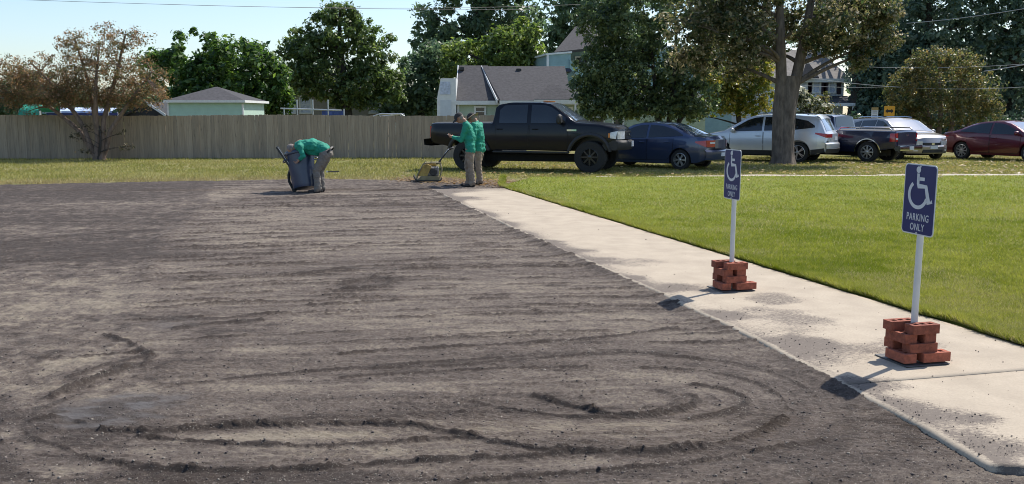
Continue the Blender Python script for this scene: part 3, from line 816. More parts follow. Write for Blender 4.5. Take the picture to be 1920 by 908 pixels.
def siding_wall(name, x0, x1, z0, z1, y, mat, parent, pitch=.13, face=-1, flip=False, mapf=None, tops=None):
    """clapboards: each course a lapped step, one part; tops(x) limits the height for gables"""
    b = MB(); n = max(1, int(round((z1 - z0) / pitch))); p = (z1 - z0) / n
    for i in range(n):
        za, zb = z0 + i * p, z0 + (i + 1) * p
        xa0, xa1, xb0, xb1 = x0, x1, x0, x1
        if tops:
            xa0, xa1 = tops(za); xb0, xb1 = tops(zb)
            if xa1 - xa0 < .02: break
        pts = [(xa0, -.022, za), (xa1, -.022, za), (xb1, -.004, zb), (xb0, -.004, zb), (xa0, .0, za), (xa1, .0, za)]
        if mapf: pts = [mapf(*q) for q in pts]
        else: pts = [(q[0], y + q[1], q[2]) for q in pts]
        b.add(pts, [(0, 1, 2, 3), (4, 5, 1, 0)])
    return b.build(name, mat, parent)
def slab_quad(name, pts, th, mat, parent):
    pts = [Vector(p) for p in pts]; n = (pts[1] - pts[0]).cross(pts[-1] - pts[0]).normalized()
    b = MB(); k = len(pts)
    b.add([p for p in pts] + [p - n * th for p in pts], [tuple(range(k)), tuple(range(2 * k - 1, k - 1, -1))] + [(i, k + i, k + (i + 1) % k, (i + 1) % k) for i in range(k)])
    return b.build(name, mat, parent)
def window(parent, x0, x1, z0, z1, y, fw=.09, glass=GLASS, frame=TRIM, rail=True, mapf=None):
    f = mapf or (lambda a, b, c: (a, y + b, c))
    b = MB()
    def bx(xa, xb, ya, yb, za, zb):
        vs = [f(i, j, k) for i in (xa, xb) for j in (ya, yb) for k in (za, zb)]
        b.add(vs, [(0, 1, 3, 2), (4, 6, 7, 5), (0, 4, 5, 1), (2, 3, 7, 6), (0, 2, 6, 4), (1, 5, 7, 3)])
    bx(x0 - fw, x0, -.06, .0, z0 - fw, z1 + fw); bx(x1, x1 + fw, -.06, .0, z0 - fw, z1 + fw)
    bx(x0, x1, -.058, .0, z1, z1 + fw); bx(x0 - fw * 1.2, x1 + fw * 1.2, -.085, -.0, z0 - fw, z0 - .001)
    if rail: bx(x0, x1, -.035, -.005, (z0 + z1) / 2 - .02, (z0 + z1) / 2 + .02)
    w = b.build('window', frame, parent)
    g = MB().add([f(x0, -.027, z0), f(x1, -.027, z0), f(x1, -.027, z1), f(x0, -.027, z1)], [(0, 1, 2, 3)]).build('pane', glass, w)
    return w

# green cottage: gable end on the left, long roof slope towards us; local x right, y away, z up
YH = 48.0
def hp(px, py, Y=YH): return P(px, py, Y)
hx0, hx1 = hp(858, 200).x, hp(1085, 200).x
house = tag(empty('cottage', (0, 0, 0)), 'low pale green cottage with grey shingle roof behind the black pickup', 'house')
ze = hp(870, 188).z                                  # eaves
zr = hp(837, 123, YH + 3.2).z                        # ridge
yr = YH + 3.2
xl = hx0; xm = hp(937, 200).x; xr_ = hx1 + 6.4
siding_wall('wall', xl, xm, 0, ze, YH + .25, SIDING, house)
siding_wall('wall', xm + .0, xr_, 0, ze - .05, YH - .28, SIDING, house)
MB().box(((xl + xr_) / 2, YH + 3.2, ze / 2), (xr_ - xl - .05, 5.7, ze - .04)).build('wall_core', SIDING, house)
# gable end facing left
def gm(a, b, c): return (xl + b, YH + .25 + a, c)
gw = 5.9
siding_wall('gable_wall', 0, gw, 0, zr - .1, 0, SIDING_B, house, mapf=gm, tops=lambda z: (0, gw) if z < ze else (gw / 2 * (z - ze) / (zr - ze), gw - gw / 2 * (z - ze) / (zr - ze)))
# roofs
rl, rm = hp(837, 123, yr).x - .1, hp(903, 127, yr).x
slab_quad('roof', [(xl - .12, YH - .02, ze - .02), (xm - .05, YH - .02, ze - .02), (rm + .35, yr, zr), (xl - .12, yr, zr)], .12, SHINGLE, house)
xq = hp(1052, 200).x
slab_quad('roof', [(xm - .1, YH - .62, ze - .02), (xq + .55, YH - .62, ze - .02), (xq + .35, yr, zr - .04), (rm, yr, zr - .04)], .12, SHINGLE, house)
slab_quad('low_roof', [(xq + .56, YH - .62, ze - .02), (xr_, YH - .62, ze - .02), (xr_, yr, ze + .7), (xq + .36, yr, ze + .7)], .12, DARKSH, house)
slab_quad('roof', [(xq + .4, yr + 3.3, ze), (xl - .12, yr + 3.3, ze), (xl - .12, yr + .02, zr - .02), (xq + .33, yr + .02, zr - .06)], .12, SHINGLE, house)
# dark valley flashing and stepped wall between the roofs
MB().add([(xm - .12, YH - .05, ze + .02), (xm + .02, YH - .60, ze + .02), (rm + .05, yr - .1, zr), (rm - .0, yr - .12, zr), (xm - .14, YH - .03, ze - .14), (xm + .0, YH - .61, ze - .14)], [(0, 1, 2, 3), (0, 4, 5, 1)]).build('flashing', DARKSH, house)
slab_quad('barge_board', [(xm - .13, YH - .66, ze - .16), (xm - .13, YH - .66, ze + .02), (rm - .03, yr, zr + .0), (rm - .03, yr, zr - .18)], .03, TRIM, house)
slab_quad('barge_board', [(xl - .15, YH - .03, ze - .16), (xl - .15, YH - .03, ze + .0), (xl - .15, yr, zr + .02), (xl - .15, yr, zr - .16)], .04, TRIM, house)
slab_quad('barge_board', [(xl - .15, yr + 3.3, ze - .16), (xl - .15, yr + 3.3, ze + .0), (xl - .15, yr, zr + .02), (xl - .15, yr, zr - .16)], .04, TRIM, house)
MB().box(((xl + xm) / 2 - .1, YH - .05, ze - .13), (xm - xl + .1, .05, .20)).build('fascia', TRIM, house)
MB().box(((xm + xr_) / 2, YH - .65, ze - .13), (xr_ - xm, .05, .20)).build('fascia', TRIM, house)
MB().box(((xm + xr_) / 2, YH - .45, ze - .21), (xr_ - xm, .36, .03)).build('soffit', TRIM, house)
for x, y in ((xl + .02, YH + .20), (xm + .0, YH - .33), (hp(1030, 200).x, YH - .33)):
    MB().box((x, y, ze / 2 - .1), (.12, .10, ze - .22)).build('corner_board', TRIM, house)
window(house, hp(892, 210).x, hp(908, 210).x, hp(900, 217).z, hp(900, 202).z, YH + .225)
for px0, px1 in ((1045, 1070), (1105, 1130), (1150, 1166)):
    window(house, hp(px0, 210).x, hp(px1, 210).x, hp(900, 221).z - .4, hp(900, 200).z - .1, YH - .305)
for px, py in ((866, 128), (973, 131)):
    c = hp(px, py, yr - .45)
    MB().box((c.x, yr - .45, c.z - .02), (.26, .30, .20), bev=.03).build('roof_vent', LOUVRE, house)
# white box bay at the gable end
bx_, by_ = hp(845, 200).x - .05, YH + .6
bay = MB()
x0b, x1b = hp(819, 200).x, hp(846, 200).x
bay.prism([(x0b, 0), (x1b + .25, 0), (x1b + .25, hp(840, 147).z), (x0b + .22, hp(840, 147).z), (x0b + .02, hp(840, 185).z)], lambda p: (p[0], YH - .05, p[1]), lambda p: (p[0], YH + 2.0, p[1]))
bayo = bay.build('bay', TRIM, house)
MB().box(((x0b + x1b) / 2 + .07, YH - .065, hp(840, 166).z), (.52, .03, .62)).build('bay_window', CURT, bayo)
MB().box(((x0b + x1b) / 2 + .10, YH - .06, hp(840, 205).z - .3), (.56, .02, 1.5)).build('bay_panel', mk('bay_paint', (.56, .60, .64), .6, .06), bayo)
# hipped porch roof at the right
hxA, hxB = hp(1000, 190).x, hp(1076, 190).x
slab_quad('porch_roof', [(hxA, YH - 1.5, ze + .02), (hxB, YH - 1.5, ze + .02), (hxB - .8, YH - .3, ze + .75), (hxB - 1.3, YH - .3, ze + .75)], .1, SHINGLE, house)
MB().box(((hxA + hxB) / 2, YH - 1.5, ze - .1), (hxB - hxA, .06, .2)).build('porch_fascia', TRIM, house)
MB().box((hxB, YH - 1.45, ze / 2 - .1), (.12, .12, ze - .2)).build('porch_post', TRIM, house)

# taller green house behind, only its upper storey and stair show
YT = 57.0
th = tag(empty('tall_house', (0, 0, 0)), 'taller blue-green house rising behind the cottage, half hidden by trees', 'house')
tp = lambda px, py, Y=YT: P(px, py, Y)
tx0, tx1 = tp(1027, 120).x, tp(1110, 120).x + 9
zt0, zt1 = tp(1027, 128).z, tp(1027, 101).z
TEAL = mk('teal_siding', (.25, .37, .38), .7, .10, 3)
siding_wall('wall', tx0, tp(1070, 120).x, zt0, zt1, YT, TEAL, th)
def tm(a, b, c): return (tx0 - a * .28 - .0, YT + a * 1.2 + .0 + b, c)
siding_wall('side_wall', 0, 3.0, zt0, zt1, YT, TEAL, th, mapf=lambda a, b, c: (tx0 - a * .27, YT + .1 + a + b, c))
siding_wall('wall', tp(1068, 120).x, tx1, -.0, zt1 + .6, YT + 2.2, TEAL, th)
MB().box((tp(1075, 120).x + 5, YT + 4.4, (zt1 + .5) / 2), (9.5, 4.2, zt1 + .5)).build('wall_core', TEAL, th)
MB().box((tx0 + .0, YT - .03, (zt0 + zt1) / 2), (.14, .08, zt1 - zt0)).build('corner_board', TRIM, th)
slab_quad('parapet_cap', [(tx0 - 1.0, YT + 3.2, zt1 - .05), (tx0 - .1, YT - .1, zt1 + .02), (tp(1072, 120).x, YT - .1, zt1 + .14), (tp(1072, 120).x, YT + 3.2, zt1 + .1)], .1, TRIM, th)
slab_quad('floor_band', [(tx0 - .85, YT + 3, zt0 - .02), (tx0 - .05, YT - .06, zt0 - .02), (tp(1072, 120).x, YT - .06, zt0 - .02), (tp(1072, 120).x, YT + 3, zt0 - .02)], .18, mk('dark_blue_band', (.02, .028, .07), .6, .1), th)
slab_quad('stair_wall', [(tp(1068, 128).x, YT - .02, zt0), (tp(1068, 116).x, YT - .02, zt0 + .5), (tp(1112, 150).x, YT - .02, zt0 - .75), (tp(1112, 166).x, YT - .02, zt0 - 1.5)], .08, TEAL, th)
slab_quad('roof', [(tp(1040, 98).x, YT + .6, zt1 + .15), (tp(1150, 90).x, YT + .6, zt1 + .5), (tp(1150, 60).x, YT + 4.5, zt1 + 2.2), (tp(1088, 66).x, YT + 4.5, zt1 + 2.0)], .15, SHINGLE, th)
MB().box((tp(1100, 120).x + 2.5, YT + 2.1, zt1 + .5), (6, .12, .22)).build('fascia', TRIM, th)
for x in (tp(1085, 120).x, tp(1120, 120).x):
    window(th, x, x + .7, zt0 - .2, zt1 - .1, YT + 2.18)
for x, y, z in ((tp(1012, 140).x, YT + 2.5, zt0), (tp(1060, 140).x, YT + .3, zt0)):
    MB().box((x, y, z / 2), (.14, .14, z - .2)).build('post', TRIM, th)

# small pale green shed with a hipped roof
YS = 43.0
sp_ = lambda px, py, Y=YS: P(px, py, Y)
shed = tag(empty('garden_shed', (0, 0, 0)), 'small mint green shed with grey hipped roof above the fence', 'shed')
sx0, sx1 = sp_(315, 190).x, sp_(455, 190).x; zs = sp_(315, 190).z; zpk = sp_(385, 163, YS + 1.9).z
siding_wall('wall', sx0, sx1, 0, zs, YS, mk('mint_siding', (.40, .58, .49), .75, .06, 3), shed)
MB().box(((sx0 + sx1) / 2, YS + 1.9, zs / 2), (sx1 - sx0 - .04, 3.7, zs - .02)).build('wall_core', SIDING_B, shed)
e = .14; mx = (sx0 + sx1) / 2 - .05
slab_quad('roof', [(sx0 - e, YS - .2, zs + .03), (sx1 + e, YS - .2, zs + .03), (mx + .05, YS + 1.9, zpk), (mx - .05, YS + 1.9, zpk)], .06, SHINGLE, shed)
slab_quad('roof', [(sx0 - e, YS + 4, zs + .03), (sx0 - e, YS - .2, zs + .028), (mx - .05, YS + 1.9, zpk - .002)], .06, SHINGLE, shed)
slab_quad('roof', [(sx1 + e, YS - .2, zs + .028), (sx1 + e, YS + 4, zs + .03), (mx + .05, YS + 1.9, zpk - .002)], .06, SHINGLE, shed)
MB().box(((sx0 + sx1) / 2, YS - .21, zs - .01), (sx1 - sx0 + 2 * e + .02, .03, .11)).build('fascia', TRIM, shed)
MB().box((sx1 + e + .015, YS + 1.9, zs - .01), (.03, 4.2, .11)).build('fascia', TRIM, shed)
for x in (sx0, sx1): MB().box((x, YS - .02, zs / 2 - .05), (.08, .06, zs - .12)).build('corner_board', TRIM, shed)

# dark roofed outbuilding with a white barge board
YD = 46.0
dk = tag(empty('dark_outbuilding', (0, 0, 0)), 'dark roofed outbuilding with one white barge board left of the mint shed', 'shed')
dp = lambda px, py, Y=YD: P(px, py, Y)
a, b_, c = dp(238, 214), dp(278, 193), dp(306, 212)
MB().prism([(a.x, a.z - .1), (b_.x, b_.z), (c.x + .1, c.z - .1), (c.x + .1, 0), (a.x, 0)], lambda p: (p[0], YD, p[1]), lambda p: (p[0], YD + 5, p[1])).build('wall', mk('dark_wall', (.045, .047, .055), .9, .2), dk)
slab_quad('roof', [(b_.x, YD - .25, b_.z + .06), (a.x - .2, YD - .25, a.z - .10), (a.x - .2, YD + 5, a.z - .10), (b_.x, YD + 5, b_.z + .06)], -.08, DARKSH, dk)
slab_quad('roof', [(b_.x, YD - .25, b_.z + .06), (c.x + .25, YD - .25, c.z - .10), (c.x + .25, YD + 5, c.z - .10), (b_.x, YD + 5, b_.z + .06)], .08, DARKSH, dk)
slab_quad('barge_board', [(b_.x - .02, YD - .29, b_.z + .10), (b_.x - .02, YD - .29, b_.z - .04), (c.x + .22, YD - .29, c.z - .20), (c.x + .22, YD - .29, c.z - .06)], .03, TRIM, dk)

# green tarp shelter and blue awning above the fence at the left
YG = 41.0
gp = lambda px, py, Y=YG: P(px, py, Y)
TARP = mk('green_tarp', (.02, .25, .16), .45, .3, 5, bmp=.5, bscale=8)
gt = tag(empty('tarp_shelter', (0, 0, 0)), 'bright green tarp shelter showing above the fence at far left', 'shelter')
rows = []
for i in range(10):
    t = i / 9; x = gp(35 + 38 * t, 200).x
    rows.append([(x, YG - .1 + .04 * math.sin(t * 9), gp(0, 216).z), (x + .02, YG, gp(0, 206).z + .02 * math.sin(t * 14)), (x + .05, YG + .35, gp(0, 197).z + .02 * math.cos(t * 11)), (x + .05, YG + 1.6, gp(0, 196).z), (x, YG + 2.0, gp(0, 214).z)])
MB().grid(rows).build('tarp', TARP, gt, 40)
for px in (35, 73):
    for dy in (0.02, 1.9): MB().tube([(gp(px, 200).x, YG + dy, 0), (gp(px, 200).x, YG + dy, gp(0, 208).z)], .03, 8).build('pole', TRIM, gt)
AW = mk('blue_awning', (.30, .40, .62), .5, .3, 3, col2=(.55, .62, .78))
aw = tag(empty('awning_canopy', (0, 0, 0)), 'long pale blue canopy showing over the fence behind the bare-limbed tree', 'canopy')
rows = []
for i in range(20):
    t = i / 19; x = gp(76 + 135 * t, 200, 43).x
    rows.append([(x, 42.9, gp(0, 209, 43).z - .10), (x, 42.95, gp(0, 208, 43).z), (x, 43.6, gp(0, 202, 43).z + .02 * math.sin(i * 1.7)), (x, 45.5, gp(0, 204, 43).z)])
MB().grid(rows).build('cloth', AW, aw, 40)
MB().box((gp(143, 0, 43).x, 42.88, gp(0, 210, 43).z - .1), (gp(211, 0, 43).x - gp(76, 0, 43).x, .03, .12)).build('valance', mk('navy_valance', (.02, .03, .14), .6, .1), aw)
for px in (78, 120, 165, 209): MB().tube([(gp(px, 0, 43).x, 42.96, 0), (gp(px, 0, 43).x, 42.96, gp(0, 210, 43).z)], .03, 8).build('pole', TRIM, aw)
fl = gp(203, 200, 40.0)
kt = tag(empty('garden_flag', (fl.x, 40.0, 0)), 'small yellow pennant on a staff above the fence', 'flag')
MB().tube([(0, 0, 0), (0, 0, fl.z + .32)], .012, 6).build('staff', TRIM, kt)
MB().prism([(.02, fl.z + .30), (.11, fl.z), (.04, fl.z - .25), (.015, fl.z - .05)], lambda p: (p[0], -.012, p[1]), lambda p: (p[0], .004, p[1])).build('cloth', mk('yellow_cloth', (.62, .42, .05), .6, .15), kt)

# pen of galvanised rails with a blue tarp, far yard
YP = 50.0
pp = lambda px, py, Y=YP: P(px, py, Y)
GALV = mk('galvanised_tube', (.50, .52, .53), .4, .1, metal=.3)
pen = tag(empty('railed_pen', (0, 0, 0)), 'galvanised rail pen with blue tarp above the fence, left of the oak trunk', 'pen')
x0, x1 = pp(526, 205).x, pp(640, 205).x; zt = pp(0, 205).z
MB().tube([(x0, YP, zt + .04), (x1, YP, zt - .06)], .035, 8).build('top_rail', GALV, pen)
for px in (526, 551, 581, 610, 640):
    MB().tube([(pp(px, 0).x, YP, 0), (pp(px, 0).x, YP, zt + (.5 if px in (551, 581, 610) else .02))], .035, 8).build('post', GALV, pen)
rows = [[(pp(597 + 44 * i / 8, 0).x, YP + .08 + .05 * math.sin(i * 2), pp(0, 219 - 11 * j / 3).z + .02 * math.sin(i)) for j in range(4)] for i in range(9)]
MB().grid(rows).build('tarp', mk('blue_tarp', (.035, .07, .25), .5, .3, 4), pen, 40)
fr = tag(empty('utility_trailer', (0, 0, 0)), 'white metal trailer hoop showing just above the fence, right of the oak trunk', 'trailer')
z = pp(0, 214, 45).z
b = MB()
xa, xb, xc, xd = (pp(v, 0, 45).x for v in (694, 708, 748, 757))
b.tube([(xa, 45, z - .12), (xb, 45, z), (xc, 45, z), (xd, 45, z - .14)], .03, 8)
b.build('hoop', GALV, fr)
MB().tube([(xb - .2, 46.4, z - .12), (xc, 46.4, z)], .03, 8).build('rail', GALV, fr)
for x_, y_ in ((xa, 45), (xb, 45), (xc, 45), (xd, 45), ((xb + xc) / 2, 45), (xc, 46.4)): MB().tube([(x_, y_, 0), (x_, y_, z - .02 - (.12 if x_ in (xa, xd) else 0))], .028, 8).build('leg', GALV, fr)
# far beige house seen below the oak
YB = 62.0
bp = lambda px, py, Y=YB: P(px, py, Y)
bh = tag(empty('far_house', (0, 0, 0)), 'grey-beige house seen under the oak between its trunk and the dark round tree', 'house')
siding_wall('wall', bp(500, 0).x, bp(720, 0).x, 0, 3.1, YB, mk('beige_siding', (.30, .28, .25), .8, .1), bh)
MB().box((bp(610, 0).x, YB + 3, 1.55), (bp(720, 0).x - bp(500, 0).x - .1, 5.9, 3.0)).build('wall_core', SIDING, bh)
slab_quad('roof', [(bp(495, 0).x, YB - .4, 3.1), (bp(725, 0).x, YB - .4, 3.1), (bp(715, 0).x, YB + 3, 4.6), (bp(505, 0).x, YB + 3, 4.6)], .12, SHINGLE, bh)
for px in (527, 558, 690): window(bh, bp(px, 0).x, bp(px + 19, 0).x, 1.75, 2.75, YB - .025, glass=CURT)

# white two storey house at the right behind the trees
YW = 62.0
wp = lambda px, py, Y=YW: P(px, py, Y)
wh = tag(empty('white_house', (0, 0, 0)), 'white two-storey house with dark shutters glimpsed right of the big trunk', 'house')
WS = mk('white_siding', (.62, .64, .67), .7, .06, 3)
x0, x1 = wp(1505, 0).x, wp(1590, 0).x; zt = wp(0, 148).z
siding_wall('wall', x0 - 6, x1, 0, zt, YW, WS, wh)
MB().box(((x0 + x1) / 2 - 3, YW + 3.5, zt / 2), (x1 - x0 + 5.9, 6.9, zt - .02)).build('wall_core', WS, wh)
slab_quad('roof', [(x0 - 6.3, YW - .4, zt), (x1 + .3, YW - .4, zt), (x1 - .6, YW + 3.5, zt + 2.1), (x0 - 5.5, YW + 3.5, zt + 2.1)], .15, mk('weathered_shingles', (.20, .185, .17), .95, .25, 5), wh)
slab_quad('gable_roof', [(wp(1500, 0).x, YW - 1.0, zt + .05), (wp(1533, 0).x, YW - 1.0, zt + .05), (wp(1516, 0).x, YW - .2, zt + 1.2)], .1, DARKSH, wh)
MB().box(((x0 + x1) / 2 - 3, YW - .42, zt - .12), (x1 - x0 + 6.6, .06, .24)).build('fascia', TRIM, wh)
SHUT = mk('dark_shutter', (.03, .018, .028), .7, .2)
for pxa, pxb in ((1509, 1518), (1532, 1543), (1563, 1572)):
    xa, xb = wp(pxa, 0).x, wp(pxb, 0).x
    window(wh, xa, xb, wp(0, 173).z, wp(0, 152).z, YW - .03, glass=CURT)
    for xs in (xa - .28, xb + .28):
        MB().box((xs, YW - .06, wp(0, 163).z), (.26, .05, .95)).build('shutter', SHUT, wh)
slab_quad('porch_roof', [(wp(1545, 0).x, YW - 2.2, wp(0, 195).z), (x1 + .2, YW - 2.2, wp(0, 195).z), (x1 + .2, YW - .1, wp(0, 180).z), (wp(1545, 0).x, YW - .1, wp(0, 180).z)], .12, DARKSH, wh)
MB().box(((wp(1545, 0).x + x1) / 2, YW - 2.2, wp(0, 197).z), (x1 - wp(1545, 0).x, .1, .2)).build('porch_beam', TRIM, wh)
for px in (1548, 1588): MB().box((wp(px, 0).x, YW - 2.1, wp(0, 198).z / 2), (.2, .2, wp(0, 198).z)).build('porch_post', TRIM, wh)
for px in (1556, 1563): MB().box((wp(px, 0).x, YW - .05, 1.35), (.2, .05, 2.1)).build('door', SHUT, wh)

# ------------------------------------------------------------------ street signs and wires
YQ = 41.0
YEL = mk('sign_yellow', (.70, .33, .015), .5, .08); BLK = mk('sign_black', (.012, .012, .012), .6, .1); STEEL = mk('sign_post', (.22, .20, .16), .6, .2, metal=.4)
c = P(1667.5, 208.5, YQ); b0 = Vector((c.x, YQ, 0))
rs = tag(empty('arrow_sign', b0), 'square yellow road sign with black double-headed arrow', 'road sign')
MB().tube([(0, .03, 0), (0, .03, c.z + .15)], .035, 8).build('post', STEEL, rs)
pn = MB().prism(rrect(.46, .44, .04), lambda p: (p[0], -.012, c.z + p[1]), lambda p: (p[0], .004, c.z + p[1])).build('panel', YEL, rs)
ar = [(-.18, 0), (-.08, .10), (-.08, .045), (.08, .045), (.08, .10), (.18, 0), (.08, -.10), (.08, -.045), (-.08, -.045), (-.08, -.10)]
MB().prism(ar, lambda p: (p[0], -.018, c.z + p[1]), lambda p: (p[0], -.0125, c.z + p[1])).build('double_arrow', BLK, pn)
c = P(1640, 213, YQ - .5)
rs = tag(empty('notice_sign', (c.x, YQ - .5, 0)), 'small white notice sign left of the yellow arrow sign, top edge tan', 'road sign')
MB().tube([(0, .03, 0), (0, .03, c.z + .2)], .03, 8).build('post', STEEL, rs)
pn = MB().prism(rrect(.29, .52, .02), lambda p: (p[0], -.012, c.z + p[1]), lambda p: (p[0], .004, c.z + p[1])).build('panel', WHITEM, rs)
MB().box((0, -.016, c.z + .20), (.29, .006, .12)).build('header', mk('tan_header', (.32, .22, .08), .6, .1), pn)
for z in (.10, .02, -.09, -.17):
    MB().box((0, -.016, c.z + z), (.2, .006, .028)).build('print_line', mk('grey_print', (.16, .18, .22), .6, .1), pn)
WIRE = mk('wire', (.035, .035, .04), .6, .1); WIRE_L = mk('pale_wire', (.40, .40, .40), .5, .1)
def wire(a, b, sag, r, mat, label):
    n = 14; pts = []
    for i in range(n + 1):
        t = i / n; p = Vector(a).lerp(Vector(b), t); p.z -= sag * 4 * t * (1 - t); pts.append(p)
    o = MB().tube(pts, r, 5).build('overhead_wire', mat, None, 60); tag(o, label, 'wire', 'overhead wires')
wire(P(-60, -4, 40), P(1000, 18, 60), .15, .009, WIRE, 'upper overhead wire across the sky at the left')
wire(P(300, 8, 40), P(1100, 8, 58), .2, .010, WIRE, 'lower thin overhead wire over the oak')
wire(P(1700, 44, 44), P(2000, 2, 36), .1, .014, WIRE_L, 'single wire rising steeply to the upper right corner')
wire(P(1500, 118, 46), P(2050, 108, 44), .35, .011, WIRE_L, 'nearly level wire behind the round crape myrtle, topmost of its bundle')
wire(P(1480, 140, 46), P(2060, 150, 44), .55, .013, WIRE_L, 'middle wire crossing in front of the white house')
wire(P(1480, 158, 46), P(1800, 150, 45), .25, .010, WIRE_L, 'lowest wire crossing in front of the white house')
wire(P(1845, 134, 44), P(2010, 102, 38), .05, .022, WIRE_L, 'thick pale cable rising from the round crape myrtle to the right edge')
# ------------------------------------------------------------------ trees
def bark(name, col, s=10):
    return mk(name, col, .95, .45, s, (1, 1, .3), bmp=.9, bscale=26)
BARK_G = bark('grey_bark', (.135, .108, .088)); BARK_D = bark('dark_bark', (.05, .042, .036)); BARK_C = bark('crape_bark', (.19, .135, .105), 14)

def bez(a, b, c, n=7):
    return [a * (1 - t) ** 2 + b * 2 * t * (1 - t) + c * t * t for t in [i / n for i in range(n + 1)]]

def leaf_cloud(cent, rad, per, leaf, cols, rng, aspect=.5, flat=.8, up=.35, jitter=.35):
    """rhombic leaves in uneven clumps round the given centres -> V, F, colours"""
    n = len(cent) * per
    c = np.repeat(cent, per, 0); r = np.repeat(rad, per)
    d = rng.normal(size=(n, 3)); d /= np.linalg.norm(d, axis=1)[:, None] + 1e-9
    rr = rng.random(n) ** .45
    off = d * (r * rr * (.7 + .6 * rng.random(n)))[:, None]; off[:, 2] *= flat
    p = c + off
    nrm = d * .55 + np.array([0, 0, up]) + rng.normal(size=(n, 3)) * .55
    nrm /= np.linalg.norm(nrm, axis=1)[:, None]
    t = np.cross(nrm, rng.normal(size=(n, 3))); t /= np.linalg.norm(t, axis=1)[:, None] + 1e-9
    b = np.cross(nrm, t)
    L = (leaf * (.45 + 1.25 * rng.random(n) ** 1.6))[:, None]
    V = np.stack([p - t * L / 2, p - b * L * aspect / 2 + nrm * L * .06, p + t * L / 2, p + b * L * aspect / 2 + nrm * L * .06], 1).reshape(-1, 3)
    F = np.arange(n * 4).reshape(-1, 4)
    # colours: by clump, then by leaf
    k = rng.random(len(cent)); kk = np.repeat(k, per)
    m = np.clip(.5 + .7 * (kk - .5) + jitter * rng.normal(size=n), 0, 1) * (len(cols) - 1)
    i0 = np.minimum(m.astype(int), len(cols) - 2); f = (m - i0)[:, None]
    C = np.asarray(cols) * 1.15; col = C[i0] * (1 - f) + C[i0 + 1] * f
    col = col * (.75 + .5 * rng.random((n, 1)))
    return V, F, np.repeat(col, 4, 0)

def tree(name, label, base, trunk_r, lobes, n_cl, cl_r, per, leaf, cols, bmat, fork=.45, seed=1, group='trees', lead=None, nlimb=12, aspect=.5, shell=.5, twigs=60, cat='tree', zmin=.3, flat=.8, trunks=None, up=.35, limb_r=.35):
    rng = np.random.default_rng(seed); rr = random.Random(seed)
    base = Vector(base); root = tag(empty(name, base), label, cat, group)
    lob = [(Vector(c), Vector(r)) for c, r in lobes]
    w = np.array([(r.x * r.y * r.z) ** .667 for c, r in lob]); w /= w.sum()
    ii = rng.choice(len(lob), n_cl, p=w)
    d = rng.normal(size=(n_cl, 3)); d /= np.linalg.norm(d, axis=1)[:, None]
    q = (shell + (1 - shell) * rng.random(n_cl)) ** .8
    cent = np.array([tuple(lob[i][0]) for i in ii]) + d * q[:, None] * np.array([tuple(lob[i][1]) for i in ii])
    ok = cent[:, 2] > zmin; cent = cent[ok]
    rad = cl_r * (.55 + .9 * rng.random(len(cent)) ** 1.5)
    V, F, C = leaf_cloud(cent, rad, per, leaf, cols, rng, aspect, flat, up)
    V = V - np.array(tuple(base))
    me = np_mesh('crown', V, F, attrs={'lc': C}); link('crown', me, LEAF, root)
    # wood
    top = max(c.z + r.z * .5 for c, r in lob); mid = sum((c for c, r in lob), Vector()) / len(lob)
    b = MB(); limbs = []
    trunks = trunks or [(Vector((0, 0, 0)), None)]
    for off, tgt in trunks:
        p0 = base + off
        tip = Vector(tgt) if tgt is not None else Vector((mid.x * .6 + base.x * .4, mid.y * .6 + base.y * .4, top))
        fk = p0.lerp(tip, fork); fk.x = p0.x + (fk.x - p0.x) * .5; fk.y = p0.y + (fk.y - p0.y) * .5
        r0 = trunk_r / math.sqrt(len(trunks)) * (1.0 if len(trunks) == 1 else 1.15)
        path = [p0 - Vector((0, 0, .1)), p0 + Vector((0, 0, .12)), p0.lerp(fk, .35), p0.lerp(fk, .7), fk]
        path = [p + Vector((rr.uniform(-1, 1), rr.uniform(-1, 1), 0)) * r0 * (.25 if i > 1 else 0) for i, p in enumerate(path)]
        up_ = bez(path[-1], fk.lerp(tip, .5) + Vector((rr.uniform(-.3, .3), rr.uniform(-.3, .3), 0)), tip, 8)[1:]
        rads = [r0 * 1.45, r0 * 1.15, r0 * 1.0, r0 * .93, r0 * .85] + [r0 * .8 * (1 - i / 9) + .02 for i in range(1, 9)]
        full = path + up_
        b.tube([p - base for p in full], rads, 12); limbs += [(p, r) for p, r in list(zip(full, rads))[4:]]
    tgt = [cent[i] for i in rng.choice(len(cent), min(nlimb, len(cent)), replace=False)]
    skel = list(limbs)
    for t in tgt:
        t = Vector(t)
        cands = [(p, r) for p, r in limbs if p.z < t.z + .3] or limbs[:1]
        p, r = min(cands, key=lambda s: (s[0] - t).length + .8 * abs(s[0].z - (t.z - .45 * (t - s[0]).length)))
        ctrl = p.lerp(t, .5) + Vector((rr.uniform(-.3, .3), rr.uniform(-.3, .3), rr.uniform(.1, .6))) * (p - t).length * .3
        pts = bez(p, ctrl, t, 8); rl = min(r * .7, trunk_r * limb_r)
        rs = [rl * (1 - .88 * i / 8) for i in range(9)]
        b.tube([x - base for x in pts], rs, 7); skel += list(zip(pts, rs))[2:]
    P_ = np.array([tuple(p) for p, r in skel])
    for i in rng.choice(len(cent), min(twigs, len(cent)), replace=False):
        t = cent[i]; j = int(np.argmin(((P_ - t) ** 2).sum(1))); p = Vector(P_[j]); t = Vector(t)
        if (p - t).length < .15: continue
        pts = bez(p, p.lerp(t, .5) + Vector((0, 0, .12 * (p - t).length)), t, 4); r = min(.03, skel[j][1] * .6)
        b.tube([x - base for x in pts], [max(.006, r * (1 - .8 * k / 4)) for k in range(5)], 5)
    b.build('trunk', bmat, root, 60)
    return root

